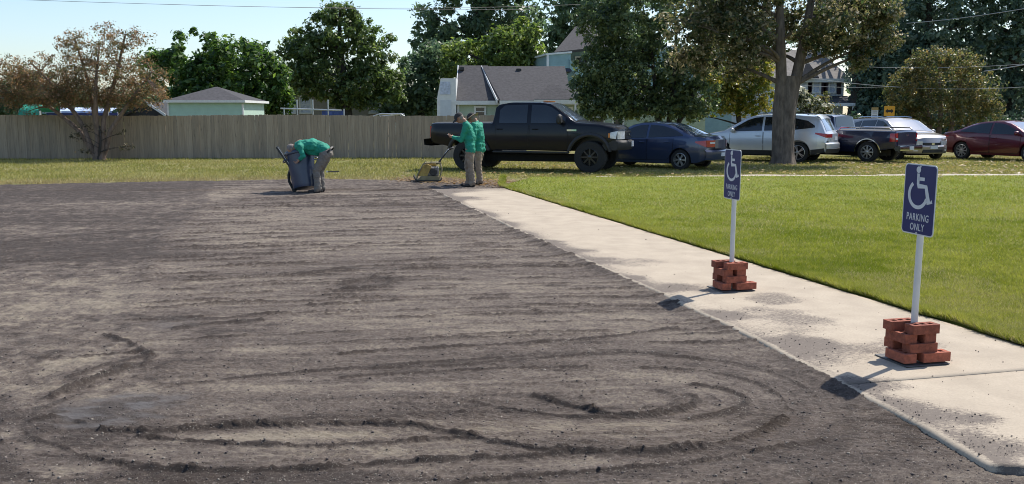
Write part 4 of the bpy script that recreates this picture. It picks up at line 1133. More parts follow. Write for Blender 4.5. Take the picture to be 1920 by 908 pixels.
def lob(px, py, rx, ry, Y, rd=None, dy=0):             # crown lobe from the photo, at depth Y
    c = P(px, py, Y + dy); s = FPX / Y
    return (tuple(c), (rx / s, rd if rd else (rx + ry) / 2 / s, ry / s))
D_OAK = [(.045, .075, .026), (.075, .115, .036), (.11, .155, .05), (.17, .21, .075)]
D_DARK = [(.014, .032, .014), (.026, .052, .020), (.045, .078, .026)]
D_BLUE = [(.062, .105, .062), (.10, .150, .082), (.145, .20, .105)]  # far trees: haze put into the leaf colour by lightening it
CRAPE = [(.075, .085, .036), (.125, .108, .052), (.19, .125, .068), (.27, .16, .09)]
MAGN = [(.036, .056, .022), (.062, .082, .032), (.098, .108, .044), (.145, .132, .060), (.28, .24, .15)]
YELG = [(.07, .11, .024), (.14, .165, .035), (.25, .24, .055), (.32, .26, .08)]
RUST = [(.055, .078, .030), (.095, .108, .042), (.15, .142, .055), (.24, .185, .08)]

# bare-limbed crape myrtle in front of the fence
YA = 34.6; b = G(185, 299)
L_A = [lob(80, 168, 110, 36, YA), lob(240, 180, 80, 26, YA), lob(90, 150, 95, 55, YA), lob(200, 130, 85, 55, YA), lob(30, 175, 60, 40, YA), lob(270, 160, 55, 45, YA), lob(135, 80, 34, 24, YA), lob(225, 70, 60, 26, YA), lob(165, 185, 95, 24, YA), lob(15, 130, 40, 28, YA)]
tr = [(Vector((-.10, 0, 0)), P(60, 120, YA)), (Vector((.05, .08, 0)), P(140, 75, YA + .4)), (Vector((.10, -.05, 0)), P(235, 65, YA)), (Vector((.14, .05, 0)), P(285, 135, YA - .3)), (Vector((-.12, .06, 0)), P(20, 150, YA + .5)), (Vector((0, -.08, 0)), P(185, 100, YA - .5))]
tree('crape_myrtle', 'reddish-brown crape myrtle with pale bare limbs in front of the fence', b, .20, L_A, 1050, .29, 50, .066, CRAPE, BARK_C, .32, 3, 'trees round the lot', nlimb=34, twigs=330, trunks=tr, shell=.25, flat=.7, limb_r=.22)
rs_ = random.Random(4)
shoots = [(P(185 + rs_.uniform(-45, 65), rs_.uniform(235, 285), YA - .2), (.28, .28, .16)) for _ in range(9)]
tree('basal_shoots', 'low leafy shoots sprouting round the base of the reddish crape myrtle', b + Vector((.05, -.15, 0)), .04, shoots, 46, .14, 14, .07, [(.05, .055, .03), (.12, .10, .06), (.26, .22, .15)], BARK_D, .1, 5, 'trees round the lot', nlimb=14, twigs=40, cat='shrub', zmin=.1)

# round dark magnolia-like tree
YBk = 53.0
L_B = [lob(440, 150, 92, 76, YBk), lob(395, 165, 80, 60, YBk), lob(375, 115, 62, 60, YBk), lob(455, 130, 60, 58, YBk), lob(500, 160, 44, 50, YBk), lob(315, 140, 45, 42, YBk), lob(290, 120, 30, 24, YBk), lob(420, 180, 95, 45, YBk), lob(520, 190, 26, 34, YBk)]
tree('round_evergreen', 'dense round dark green tree behind the mint shed', P(425, 214, YBk) * 1.0 - Vector((0, 0, P(425, 214, YBk).z)), .32, L_B, 520, .42, 62, .26, [(.026, .058, .018), (.05, .095, .026), (.085, .15, .036), (.15, .22, .055)], BARK_D, .3, 6, 'trees beyond the fence', nlimb=10, shell=.72, twigs=20, zmin=.4, up=.5)

# oak over the far yard
YC = 58.0
L_C = [lob(640, 60, 70, 46, YC), lob(575, 90, 48, 40, YC), lob(700, 100, 44, 50, YC), lob(610, 140, 80, 45, YC), lob(690, 160, 70, 46, YC), lob(560, 150, 38, 40, YC), lob(735, 160, 30, 32, YC), lob(625, 28, 44, 22, YC), lob(660, 185, 60, 24, YC), lob(540, 95, 22, 16, YC)]
tree('oak_tree', 'broad green oak against the sky in the middle of the far yard', Vector((P(652, 214, YC).x, YC, 0)), .38, L_C, 560, .42, 50, .24, D_OAK, BARK_D, .38, 7, 'trees beyond the fence', nlimb=20, shell=.35, twigs=120, zmin=2.1)

# dark mass between the oak and the cottage, then the tall trees behind the cottage
YE = 62.0
tree('dark_shade_tree', 'dark shaded tree left of the cottage gable', Vector((P(790, 214, YE).x, YE, 0)), .3, [lob(790, 150, 52, 60, YE), lob(770, 195, 40, 34, YE), lob(815, 120, 40, 40, YE), lob(825, 195, 34, 30, YE), lob(745, 205, 40, 22, YE)], 280, .48, 46, .27, D_BLUE, BARK_D, .3, 8, 'trees beyond the fence', nlimb=8, shell=.4, twigs=30, zmin=.3)
YD_ = 70.0
tree('tall_oak', 'tall dark oak behind the cottage reaching the top of the picture', Vector((P(900, 214, YD_).x, YD_, 0)), .5, [lob(860, 40, 92, 62, YD_), lob(940, 30, 80, 70, YD_), lob(900, -60, 110, 70, YD_), lob(820, 85, 50, 44, YD_), lob(980, 70, 44, 50, YD_), lob(880, 110, 90, 40, YD_)], 520, .60, 46, .33, D_BLUE + [(.06, .09, .04)], BARK_D, .35, 9, 'trees beyond the fence', nlimb=16, shell=.35, twigs=60, zmin=2)
YM = 60.0
tree('lime_green_tree', 'sunlit lighter green tree just above the cottage roof', Vector((P(930, 214, YM).x, YM, 0)), .3, [lob(880, 110, 56, 36, YM), lob(955, 95, 52, 42, YM), lob(1000, 115, 26, 34, YM), lob(920, 140, 90, 30, YM), lob(985, 60, 30, 26, YM)], 330, .44, 50, .25, [(.055, .09, .026), (.10, .145, .038), (.15, .205, .055), (.23, .28, .08)], BARK_D, .35, 10, 'trees beyond the fence', nlimb=10, shell=.5, twigs=20, zmin=1)
YF_ = 76.0
tree('far_tall_tree', 'tall dark tree behind the teal house, right of the tall oak', Vector((P(1070, 214, YF_).x, YF_, 0)), .45, [lob(1075, 40, 62, 60, YF_), lob(1120, -30, 90, 60, YF_), lob(1060, 100, 50, 50, YF_), lob(1190, 30, 80, 70, YF_)], 360, .66, 46, .36, D_BLUE, BARK_D, .35, 11, 'trees beyond the fence', nlimb=12, shell=.35, twigs=30, zmin=1)

# shade tree behind the parked cars
YGt = 39.0
L_G = [lob(1180, 60, 90, 55, YGt), lob(1130, 125, 62, 40, YGt), lob(1210, 140, 85, 55, YGt), lob(1290, 130, 60, 60, YGt), lob(1160, 180, 75, 34, YGt), lob(1260, 190, 60, 26, YGt), lob(1110, 195, 38, 26, YGt), lob(1095, 160, 30, 26, YGt), lob(1150, 205, 60, 20, YGt), lob(1190, 208, 100, 18, YGt), lob(1300, 185, 60, 38, YGt), lob(1220, -40, 120, 60, YGt), lob(1120, 30, 50, 40, YGt), lob(1340, 40, 70, 70, YGt)]
tree('shade_tree', 'wide dark green shade tree hiding the house, trunk behind the blue sedan', Vector((P(1250, 214, YGt).x, YGt, 0)), .19, L_G, 1080, .34, 40, .17, [(.042, .070, .036), (.072, .105, .046), (.112, .15, .06), (.20, .235, .105)], BARK_D, .3, 12, 'trees by the parked cars', nlimb=22, shell=.3, twigs=140, zmin=1.4, trunks=[(Vector((-.28, 0, 0)), P(1215, 40, YGt)), (Vector((.12, 0, 0)), P(1265, 20, YGt)), (Vector((.3, .2, 0)), P(1340, 90, YGt))])

# big foreground tree with brown-tinged leaves
bH = G(1468, 307)
YHt = bH.y
L_H = [lob(1330, 40, 90, 60, YHt), lob(1600, 40, 90, 52, YHt), lob(1560, 80, 70, 30, YHt), lob(1640, 80, 50, 36, YHt), lob(1310, 105, 60, 40, YHt, dy=1.0), lob(1470, -80, 170, 60, YHt), lob(1380, 130, 45, 22, YHt, dy=.6), lob(1610, 118, 30, 16, YHt), lob(1390, -20, 90, 60, YHt), lob(1480, -170, 150, 80, YHt), lob(1640, 20, 56, 44, YHt), lob(1480, 40, 100, 60, YHt, dy=1.6), lob(1420, 90, 50, 40, YHt, dy=1.4), lob(1400, 60, 60, 40, YHt, dy=-1.0), lob(1560, 55, 70, 40, YHt, dy=-1.0), lob(1390, 105, 46, 22, YHt, dy=-.6)]
rt = tree('big_shade_tree', 'big forked tree with grey trunk and brown-tinged leaves before the silver SUV', bH, .275, L_H, 1600, .26, 38, .13, MAGN, BARK_G, .32, 13, 'trees by the parked cars', nlimb=22, shell=.2, twigs=260, zmin=2.7, trunks=[(Vector((-.13, 0, 0)), P(1455, -170, YHt)), (Vector((.13, .05, 0)), P(1545, -160, YHt + .5))], limb_r=.30)
# bole below the fork
o = MB(); pts = [(0, 0, -.1), (0, 0, .1), (.0, 0, .5), (.01, 0, 1.2), (.03, .01, 1.9), (.03, .02, 2.5), (.05, .02, 2.9)]
rows = []
for i, (x, y, z) in enumerate(pts):
    r = [.46, .375, .32, .30, .31, .33, .27][i]
    rows.append([(x + r * (1 + .06 * math.sin(5 * a + i * .4) + (.10 * math.cos(4 * a) if i < 2 else 0)) * math.cos(a), y + r * .85 * (1 + .06 * math.sin(5 * a + i * .4)) * math.sin(a), z) for a in [2 * PI * k / 20 for k in range(21)]])
o.grid(rows); o.build('bole', BARK_G, rt, 70)

YI = 43.0
tree('yellow_green_tree', 'yellowing small tree behind the silver SUV, left of the big trunk', Vector((P(1390, 214, YI).x, YI, 0)), .14, [lob(1400, 170, 50, 32, YI), lob(1350, 185, 44, 24, YI), lob(1430, 140, 36, 30, YI), lob(1340, 150, 40, 30, YI), lob(1395, 205, 60, 12, YI), lob(1300, 205, 30, 14, YI)], 250, .32, 46, .16, YELG, BARK_D, .3, 14, 'trees by the parked cars', nlimb=12, shell=.3, twigs=50, zmin=.9)
YL = 45.0
tree('pale_bush', 'small bush with pale glossy leaves right of the big grey trunk', Vector((P(1512, 214, YL).x, YL, 0)), .10, [lob(1510, 195, 26, 22, YL), lob(1500, 180, 16, 14, YL), lob(1530, 205, 20, 14, YL), lob(1512, 225, 30, 20, YL)], 80, .26, 40, .16, [(.04, .06, .02), (.10, .11, .05), (.32, .32, .24), (.45, .45, .38)], BARK_D, .3, 15, 'shrubs behind the parked cars', nlimb=6, twigs=10, cat='shrub', zmin=.2)
tree('brown_bush', 'brownish bush between the pale bush and the white house', Vector((P(1545, 214, YL + 2).x, YL + 2, 0)), .10, [lob(1545, 195, 18, 24, YL + 2), lob(1540, 220, 24, 20, YL + 2)], 50, .26, 40, .14, RUST, BARK_D, .3, 16, 'shrubs behind the parked cars', nlimb=5, twigs=10, cat='shrub', zmin=.2)

# round crape myrtle by the road
YJ = 46.0
L_J = [lob(1765, 150, 75, 55, YJ), lob(1700, 170, 40, 45, YJ), lob(1830, 175, 42, 45, YJ), lob(1770, 205, 85, 34, YJ), lob(1745, 115, 40, 26, YJ), lob(1800, 120, 36, 26, YJ), lob(1850, 200, 26, 28, YJ), lob(1690, 205, 32, 28, YJ)]
jb = Vector((P(1770, 214, YJ).x, YJ, 0))
tree('round_crape_myrtle', 'rounded olive-brown crape myrtle between the silver hatchback and the red sedan', jb, .22, L_J, 640, .32, 46, .125, RUST, BARK_C, .3, 17, 'trees by the parked cars', nlimb=16, shell=.62, twigs=40, zmin=1.0, trunks=[(Vector((-.5, 0, 0)), P(1720, 150, YJ)), (Vector((-.1, .1, 0)), P(1760, 130, YJ)), (Vector((.35, 0, 0)), P(1810, 140, YJ)), (Vector((.75, -.1, 0)), P(1845, 180, YJ))])
# dark trees filling the right background
YK = 60.0
KL = [('tall dark tree behind the white house, right of the big grey trunk', 1600, [lob(1640, 120, 46, 70, YK), lob(1650, 190, 40, 45, YK), lob(1622, 205, 24, 30, YK), lob(1620, 10, 90, 50, YK + 8), lob(1650, 235, 50, 24, YK)]),
      ('tall blue-green tree behind the round crape myrtle', 1735, [lob(1740, 50, 90, 80, YK), lob(1700, 120, 60, 60, YK), lob(1760, -60, 110, 60, YK), lob(1700, 215, 70, 36, YK), lob(1790, 150, 70, 60, YK)]),
      ('tall blue-green tree at the right edge behind the red sedan', 1890, [lob(1880, 60, 90, 90, YK), lob(1900, 180, 80, 60, YK), lob(1900, -60, 120, 70, YK), lob(1850, 230, 90, 26, YK), lob(1960, 100, 70, 110, YK)])]
for i, (lb, px, L) in enumerate(KL):
    tree('background_tree', lb, Vector((P(px, 214, YK).x, YK, 0)), .4, L, 680, .62, 42, .30, [(.058, .098, .075), (.09, .138, .098), (.135, .185, .125), (.22, .27, .19)], BARK_D, .4, 20 + i, 'trees by the road', nlimb=14, shell=.3, twigs=40, zmin=.2)  # leaf colours lifted in place of haze over the shaded sides
# distant tree line closing the view
for i, (px, py, rx, ry, lb) in enumerate([(60, 175, 120, 34, 'distant low trees at the left edge beyond the fence'), (290, 190, 120, 26, 'distant low trees behind the dark outbuilding'), (700, 195, 130, 24, 'distant trees seen through the gap right of the oak trunk'), (1180, 150, 140, 70, 'distant dark trees behind the wide shade tree'), (1420, 120, 150, 100, 'distant dark trees behind the big forked tree'), (1790, 140, 190, 110, 'distant dark trees at the right, behind the blue-green trees')]):
    YZ = 95.0
    tree('distant_trees', lb, Vector((P(px, 214, YZ).x, YZ, 0)), .4, [lob(px, py, rx * .6, ry, YZ, 3), lob(px - rx * .6, py + 12, rx * .5, ry * .8, YZ, 3), lob(px + rx * .6, py + 10, rx * .5, ry * .8, YZ, 3), lob(px, 214, rx, 16, YZ, 3)], 240, .9, 34, .5, D_BLUE, BARK_D, .4, 30 + i, 'distant tree line', nlimb=6, shell=.3, twigs=6, zmin=-.3)['kind'] = 'stuff'

# undergrowth along the road on the right
for i, (px, w, h, lb) in enumerate([(1600, 60, 30, 'dark bushes left of the yellow arrow sign'), (1690, 70, 34, 'dark bushes below the round crape myrtle'), (1800, 70, 40, 'dark bushes between crape myrtle and right edge'), (1905, 70, 46, 'dark bushes behind the red sedan at the right edge'), (1440, 60, 24, 'low dark bushes behind the silver SUV')]):
    YU = 52.0
    tree('roadside_bush', lb, Vector((P(px, 214, YU).x, YU, 0)), .08, [lob(px, 250, w, h, YU, 1.2), lob(px - w * .5, 262, w * .5, 22, YU, 1.0), lob(px + w * .5, 256, w * .5, 26, YU, 1.0)], 150, .42, 36, .22, [(.022, .044, .030), (.042, .068, .042), (.075, .11, .06)], BARK_D, .3, 50 + i, 'bushes by the road', nlimb=6, shell=.2, twigs=8, cat='shrub', zmin=.05)
# ------------------------------------------------------------------ vehicles (local x forward, y left, z up)
def paint(name, col, metal=.35, rough=.38, coat=.8):
    m = mk(name, col, rough, .06, 2.0, metal=metal, coat=coat)
    return m
TYRE = mk('tyre_rubber', (.018, .018, .018), .85, .3, 30)
RIMA = mk('alloy', (.46, .47, .48), .3, .08, metal=.75)
RIMK = mk('black_alloy', (.02, .02, .022), .3, .1, metal=.3, coat=.3)
CHROME = mk('chrome', (.72, .73, .74), .12, .03, metal=1.0)
CARGLASS = mk('car_glass', (.012, .015, .018), .04, .2, 2, spec=.9)
GLAREGLASS = mk('glass_painted_glare', (.12, .155, .20), .05, .2, 2, spec=1.0, coat=1.0)  # bright sky glare and lit interior put into the base colour
GLAREGLASS.node_tree.nodes['Principled BSDF'].inputs['IOR'].default_value = 2.3
SEAM = mk('panel_gap', (.006, .006, .007), .8, .1)
PLASTIC = mk('black_plastic', (.022, .022, .023), .6, .2, 10)
REDL = mk('tail_lamp', (.42, .018, .015), .15, .1, coat=.8)
CLEARL = mk('clear_lamp', (.62, .64, .66), .12, .15, 14, coat=1.0)
AMBER = mk('amber_lamp', (.55, .18, .02), .2, .1)
PLATEW = mk('number_plate', (.60, .62, .66), .4, .1, 20)
UNDER = mk('underbody', (.012, .012, .012), .9, .2)

def ip(tab, x): return float(np.interp(x, [t[0] for t in tab], [t[1] for t in tab]))
class Car:
    def __init__(s, **k): s.__dict__.update(k); s.xe = (s.ztop[0][0], s.ztop[-1][0])
    def side_y(s, x, z):
        w, wt, zb, zl, zt = ip(s.w, x), ip(s.wt, x), ip(s.zb, x), ip(s.belt, x), ip(s.ztop, x)
        if z <= zl:
            t = (z - zb) / max(.05, zl - zb)
            return w * (1 - .055 * max(0, .45 - t) ** 1.5 / .3 - .05 * max(0, t - .62) ** 1.6 / .3)
        wl = w * (1 - .05 * .38 ** 1.6 / .3)
        t = min(1, (z - zl) / max(.02, zt - zl))
        return wl + (wt - wl) * (t ** 1.25)
    def top_z(s, x, y):
        wt = ip(s.wt, x); zt = ip(s.ztop, x); t = min(1.0, abs(y) / max(.05, wt))
        return zt - s.crown * t ** 2.2
    def warp(s, p):
        x, y, z = p
        w = ip(s.w, x); L = s.xe
        t = min(1.2, abs(y) / w) ** 2.4
        df = max(0, 1 - (L[1] - x) / .7); dr = max(0, 1 - (x - L[0]) / .6)
        return (x - s.kf * t * df * df + s.kr * t * dr * dr, y, z)
    def arch(s, x, zb):
        for xw in s.axles:
            if abs(x - xw) < s.ar: return max(zb, s.wr + math.sqrt(max(0, s.ar ** 2 - (x - xw) ** 2)))
        return zb
    def stations(s):
        xs = list(np.arange(s.xe[0], s.xe[1], .09)) + [s.xe[1]]
        for t in (s.ztop, s.belt, s.w, s.wt, s.zb): xs += [q[0] for q in t]
        for a in s.axles:
            xs += [a + s.ar * math.cos(R(d)) for d in range(0, 181, 10)] + [a - s.ar - .002, a + s.ar + .002, a - s.ar + .002, a + s.ar - .002]
        xs = sorted(v for v in xs if s.xe[0] <= v <= s.xe[1]); out = [xs[0]]
        for v in xs[1:]:
            if v - out[-1] > .0015: out.append(v)
        return out
    def body(s, mat, parent):
        st = s.stations(); rings = []
        for x in st:
            zb, zl, zt, w, wt = ip(s.zb, x), ip(s.belt, x), ip(s.ztop, x), ip(s.w, x), ip(s.wt, x)
            za = s.arch(x, zb); za = min(za, zl - .05)
            h = [(0, zb + .03), (.66 * w, zb + .03), (.66 * w, max(za, zb + .03)), (s.side_y(x, za), za)]
            for t in (.1, .25, .42, .6, .75, .88, 1.0):
                z = za + (zl - za) * t; h.append((s.side_y(x, z), z))
            ze = s.top_z(x, wt)
            for t in (.3, .6, .85, 1.0):
                z = zl + (max(ze, zl + .004) - zl) * t; h.append((s.side_y(x, z) if t < 1 else wt, z))
            for t in (.93, .8, .5, .2, 0): h.append((wt * t, max(s.top_z(x, wt * t), zl + .006)))
            rings.append(h)
        n = len(rings[0]); b = MB(); m = 2 * n
        for x, h in zip(st, rings):
            b.v += [s.warp((x, -p[0], p[1])) for p in h] + [s.warp((x, p[0], p[1])) for p in h]
        for i in range(len(st) - 1):
            for sd in (0, n):
                for j in range(n - 1):
                    a = i * m + sd + j; q = (a, a + 1, a + 1 + m, a + m); b.f.append(q if sd else q[::-1])
        for i in (0, len(st) - 1):
            for j in range(n - 1):
                a = i * m + j; b.f.append((a, a + 1, a + 1 + n, a + n))
        o = b.build('body', mat, parent)
        bm = bmesh.new(); bm.from_mesh(o.data); bmesh.ops.remove_doubles(bm, verts=bm.verts, dist=.0008); bmesh.ops.recalc_face_normals(bm, faces=bm.faces); bm.to_mesh(o.data); bm.free()
        o.data.shade_smooth(); o.data.set_sharp_from_angle(angle=R(28))
        return o
    def side(s, name, lo, hi, mat, parent, off=.008, sides=(-1, 1), nx=12, nz=4, depth=.0):
        xa, xb = max(lo[0][0], hi[0][0]), min(lo[-1][0], hi[-1][0]); outs = []
        for sd in sides:
            rows = []
            for i in range(nx + 1):
                x = xa + (xb - xa) * i / nx; z0, z1 = ip(lo, x), ip(hi, x); r = []
                for j in range(nz + 1):
                    z = z0 + (z1 - z0) * j / nz
                    q = s.warp((x, sd * (s.side_y(x, z)), z)); r.append((q[0], q[1] + sd * off, q[2]))
                inn = [(r[0][0], r[0][1] - sd * (off + .01), r[0][2])]; inn2 = [(r[-1][0], r[-1][1] - sd * (off + .01), r[-1][2])]
                rows.append(inn + r + inn2)
            e0 = [(p[0], p[1] - sd * (off + .01), p[2]) for p in rows[0]]; e1 = [(p[0], p[1] - sd * (off + .01), p[2]) for p in rows[-1]]
            outs.append(MB().grid([e0] + rows + [e1]).build(name, mat, parent, 30))
        return outs
    def top(s, name, xa, xb, fy, mat, parent, off=.008, nx=8, ny=8, y0=-1, y1=1):
        rows = []
        for i in range(nx + 1):
            x = xa + (xb - xa) * i / nx; wt = ip(s.wt, x) * (fy(i / nx) if callable(fy) else fy); e = .02
            sl = (ip(s.ztop, x + e) - ip(s.ztop, x - e)) / (2 * e); nl = math.hypot(1, sl); r = []
            for j in range(ny + 1):
                y = wt * (y0 + (y1 - y0) * j / ny)
                p = (x, y, s.top_z(x, y)); q = s.warp(p); r.append((q[0] - off * sl / nl, q[1], q[2] + off / nl))
            rows.append(r)
        return MB().grid(rows).build(name, mat, parent, 30)
    def end(s, name, front, ya, yb, lo, hi, mat, parent, off=.010, n=8, mirror=True):
        x = s.xe[1] if front else s.xe[0]; sg = 1 if front else -1; outs = []
        for sd in ((-1, 1) if mirror else (1,)):
            rows = []
            for i in range(n + 1):
                y = sd * (ya + (yb - ya) * i / n); z0 = lo(abs(y)) if callable(lo) else lo; z1 = hi(abs(y)) if callable(hi) else hi
                q = s.warp((x, y, 0)); rows.append([(q[0] - sg * .04, y, z0), (q[0] + sg * off, y, z0), (q[0] + sg * off, y, (z0 + z1) / 2), (q[0] + sg * off, y, z1), (q[0] - sg * .04, y, z1)])
            e0 = [(p[0] - sg * .04 if k in (1, 2, 3) else p[0], p[1], p[2]) for k, p in enumerate(rows[0])]; e1 = [(p[0] - sg * .04 if k in (1, 2, 3) else p[0], p[1], p[2]) for k, p in enumerate(rows[-1])]
            outs.append(MB().grid([e0] + rows + [e1]).build(name, mat, parent, 30))
        return outs

def make_wheel(r, wdt, rim_r, spokes, rim_mat, parent, x, y, out, style='spoke'):
    t = MB(); prof = []
    for (pr, ph) in ((rim_r, -.5), (r * .93, -.5), (r * .985, -.40), (r, -.2), (r, .2), (r * .985, .40), (r * .93, .5), (rim_r, .5), (rim_r * .96, .3), (rim_r * .96, -.3)): prof.append((pr, ph * wdt))
    t.lathe(prof, 36, 'y', closed=True)
    w = t.build('wheel', TYRE, parent, 30); w.location = (x, y, r)
    b = MB(); yo = out * wdt * .40
    b.lathe([(rim_r * 1.0, yo + out * .012), (rim_r * .93, yo + out * .016), (rim_r * .90, yo - out * .03), (rim_r * .88, yo - out * .10)], 32, 'y', cap=False)
    for k in range(spokes):
        a = 2 * PI * k / spokes
        for da in ((-.13, .13) if style == 'twin' else (0,)):
            a1 = a + da; ww = rim_r * (.10 if style == 'twin' else .17)
            c, s_ = math.cos(a1), math.sin(a1)
            def pt(rad, lat, dy): return (rad * c - lat * s_, yo + out * dy, rad * s_ + lat * c)
            q = [pt(rim_r * .15, -ww * .6, .006), pt(rim_r * .15, ww * .6, .006), pt(rim_r * .95, ww * .5, .004), pt(rim_r * .95, -ww * .5, .004)]
            q2 = [(p[0], p[1] - out * .03, p[2]) for p in q]
            b.add(q + q2, [(0, 1, 2, 3), (4, 7, 6, 5), (0, 4, 5, 1), (1, 5, 6, 2), (2, 6, 7, 3), (3, 7, 4, 0)])
    b.lathe([(rim_r * .22, yo - out * .02), (rim_r * .22, yo + out * .012), (rim_r * .10, yo + out * .02)], 16, 'y')
    b.build('rim', rim_mat, w, 30)
    MB().lathe([(rim_r * .89, yo - out * .07), (rim_r * .3, yo - out * .065), (.01, yo - out * .065)], 24, 'y', cap=False).build('brake_disc', UNDER, w)
    return w

def common(s, root, pm, glass=CARGLASS, doors=(), handle=CHROME, wheel=(.31, .20, .20, 5, RIMA, 'spoke'), track=None, mirror_x=None, mirror_z=None, mirror_mat=None):
    s.body(pm, root)
    r, wd, rr_, ns, rm, sty = wheel
    for xw in s.axles:
        for sd in (-1, 1):
            make_wheel(r, wd, rr_, ns, rm, root, xw, sd * (ip(s.w, xw) - wd / 2 - .02 + (s.poke if hasattr(s, 'poke') else 0)), sd, sty)
    MB().box(((s.axles[0] + s.axles[1]) / 2, 0, s.wr * .85), (s.axles[1] - s.axles[0] + .5, .9, .2)).build('underbody', UNDER, root)
    for lo, hi, hx, hz in doors:
        xa, xb = lo[0][0], lo[-1][0]
        s.side('door_gap', [(x - (.012 if i == 0 else -.012 if i == len(lo) - 1 else 0), z - .012) for i, (x, z) in enumerate(lo)], [(x - (.012 if i == 0 else -.012 if i == len(hi) - 1 else 0), z) for i, (x, z) in enumerate(hi)], SEAM, root, off=.0025)
        ds = s.side('door', lo, hi, pm, root, off=.007)
        for d, sd in zip(ds, (-1, 1)):
            y = s.side_y(hx, hz)
            MB().box((hx, sd * (y + .030), hz), (.19, .030, .034), bev=.012).build('handle', handle or pm, d)
    if mirror_x is not None:
        for sd in (-1, 1):
            y = s.side_y(mirror_x, mirror_z)
            b = MB().box((mirror_x, sd * (y + .12), mirror_z + .05), (.11, .21, .15), bev=.04)
            b.box((mirror_x + .02, sd * (y + .02), mirror_z - .005), (.07, .10, .05)); b.build('wing_mirror', mirror_mat or pm, root, 40)

# ---- lifted black crew-cab pickup
def black_pickup(loc, rz):
    root = tag(empty('pickup_truck', loc, rz), 'lifted black crew-cab pickup with black wheels behind the two standing workers', 'pickup truck', 'parked vehicles')
    pm = paint('black_paint', (.004, .005, .010), .0, .3, .25)
    pm.node_tree.nodes['Principled BSDF'].inputs['Specular IOR Level'].default_value = .25
    s = Car(ztop=[(-2.98, 1.36), (-2.94, 1.43), (-.98, 1.44), (-.965, 1.46), (-.90, 1.90), (-.80, 1.985), (-.5, 2.035), (.45, 2.04), (.75, 2.00), (1.50, 1.50), (1.56, 1.475), (2.2, 1.43), (2.72, 1.36), (2.86, 1.27), (2.90, 1.15)],
            belt=[(-2.98, 1.30), (-2.9, 1.37), (-1.0, 1.38), (1.5, 1.38), (2.3, 1.34), (2.75, 1.25), (2.90, 1.08)],
            w=[(-2.98, .93), (-2.8, 1.0), (2.3, 1.0), (2.7, .98), (2.90, .90)], wt=[(-2.98, .88), (-2.8, .955), (-1.0, .955), (-.9, .80), (-.5, .77), (.45, .77), (.8, .79), (1.5, .86), (2.3, .88), (2.90, .80)],
            zb=[(-2.98, .86), (-2.3, .72), (-1.2, .64), (1.4, .62), (2.5, .66), (2.90, .70)], axles=(-1.72, 1.96), ar=.60, wr=.46, crown=.035, kf=.20, kr=.05, poke=.09)
    common(s, root, pm, doors=[([(-.86, .72), (.12, .72)], [(-.86, 1.375), (.12, 1.375)], -.74, 1.25), ([(.17, .72), (1.30, .72)], [(.17, 1.375), (1.30, 1.375)], .34, 1.25)], handle=pm, wheel=(.46, .33, .255, 8, RIMK, 'spoke'))
    s.side('window', [(-.76, 1.42), (.08, 1.42)], [(-.76, 1.80), (-.62, 1.93), (.08, 1.95)], CARGLASS, root)
    s.side('window', [(.20, 1.42), (1.22, 1.42)], [(.20, 1.95), (.62, 1.93), (.80, 1.87), (1.22, 1.58)], CARGLASS, root)
    s.top('windshield', .80, 1.49, .93, GLAREGLASS, root); s.top('rear_window', -.95, -.86, .8, CARGLASS, root, nx=3)
    s.top('bed_cover', -2.9, -1.02, .93, PLASTIC, root, off=.012)
    for a in s.axles:                                   # flares round the wheel arches
        for sd in (-1, 1):
            rows = []
            for d in range(-8, 189, 7):
                c_, z_ = math.cos(R(d)), math.sin(R(d)); r = []
                for (rad, o) in ((.585, -.02), (.59, .085), (.63, .10), (.69, .06), (.70, -.005)):
                    x = a + rad * c_; z = max(.62, .46 + rad * z_); y = s.side_y(min(max(x, s.xe[0]), s.xe[1]), min(z, 1.36)); q = s.warp((x, sd * (y + o), z)); r.append(q)
                rows.append(r)
            MB().grid(rows).build('fender_flare', PLASTIC, root, 40)
    for sd in (-1, 1):
        MB().box((.2, sd * .98, .585), (2.3, .14, .06), bev=.02).build('running_board', PLASTIC, root)
        y = s.side_y(1.12, 1.45)
        b = MB().box((1.10, sd * (y + .22), 1.53), (.14, .26, .28), bev=.05); b.tube([(1.12, sd * (y - .02), 1.46), (1.11, sd * (y + .14), 1.47)], .03, 8); b.build('wing_mirror', PLASTIC, root, 40)
    # front: grille, lamps, bumper, plate
    s.end('grille', True, -.50, .50, .98, 1.20, PLASTIC, root, mirror=False, off=.014, n=12)
    for z in (1.03, 1.09, 1.15):
        s.end('grille_bar', True, -.46, .46, z - .012, z + .012, RIMK, root, mirror=False, off=.026, n=12)
    s.end('emblem', True, -.09, .09, 1.07, 1.13, CHROME, root, mirror=False, off=.032, n=4)
    s.end('headlight', True, .52, .86, .97, 1.19, CLEARL, root, off=.02)
    hl = s.side('headlight_side', [(2.60, 1.0), (2.87, .98)], [(2.60, 1.16), (2.87, 1.20)], CLEARL, root, off=.012, nx=5)
    s.side('side_marker', [(2.52, 1.02), (2.59, 1.02)], [(2.52, 1.14), (2.59, 1.14)], AMBER, root, off=.012, nx=3)
    rows = []
    for i in range(15):
        y = -.98 + 1.96 * i / 14; q = s.warp((2.90, y, 0))[0]; rows.append([(q - .25, y, .66), (q + .05, y, .66), (q + .10, y, .74), (q + .10, y, .88), (q + .04, y, .94), (q - .25, y, .94)])
    MB().grid([[(p[0] - .1, p[1], .8) for p in rows[0]]] + rows + [[(p[0] - .1, p[1], .8) for p in rows[-1]]]).build('front_bumper', PLASTIC, root, 40)
    MB().box((3.01, -.02, .83), (.012, .31, .16)).build('number_plate', PLATEW, root)
    rows = []
    for i in range(9):
        y = -.97 + 1.94 * i / 8; rows.append([(-2.9, y, .74), (-3.12, y, .76), (-3.14, y, .94), (-2.95, y, .96)])
    MB().grid(rows).build('rear_bumper', PLASTIC, root, 40)
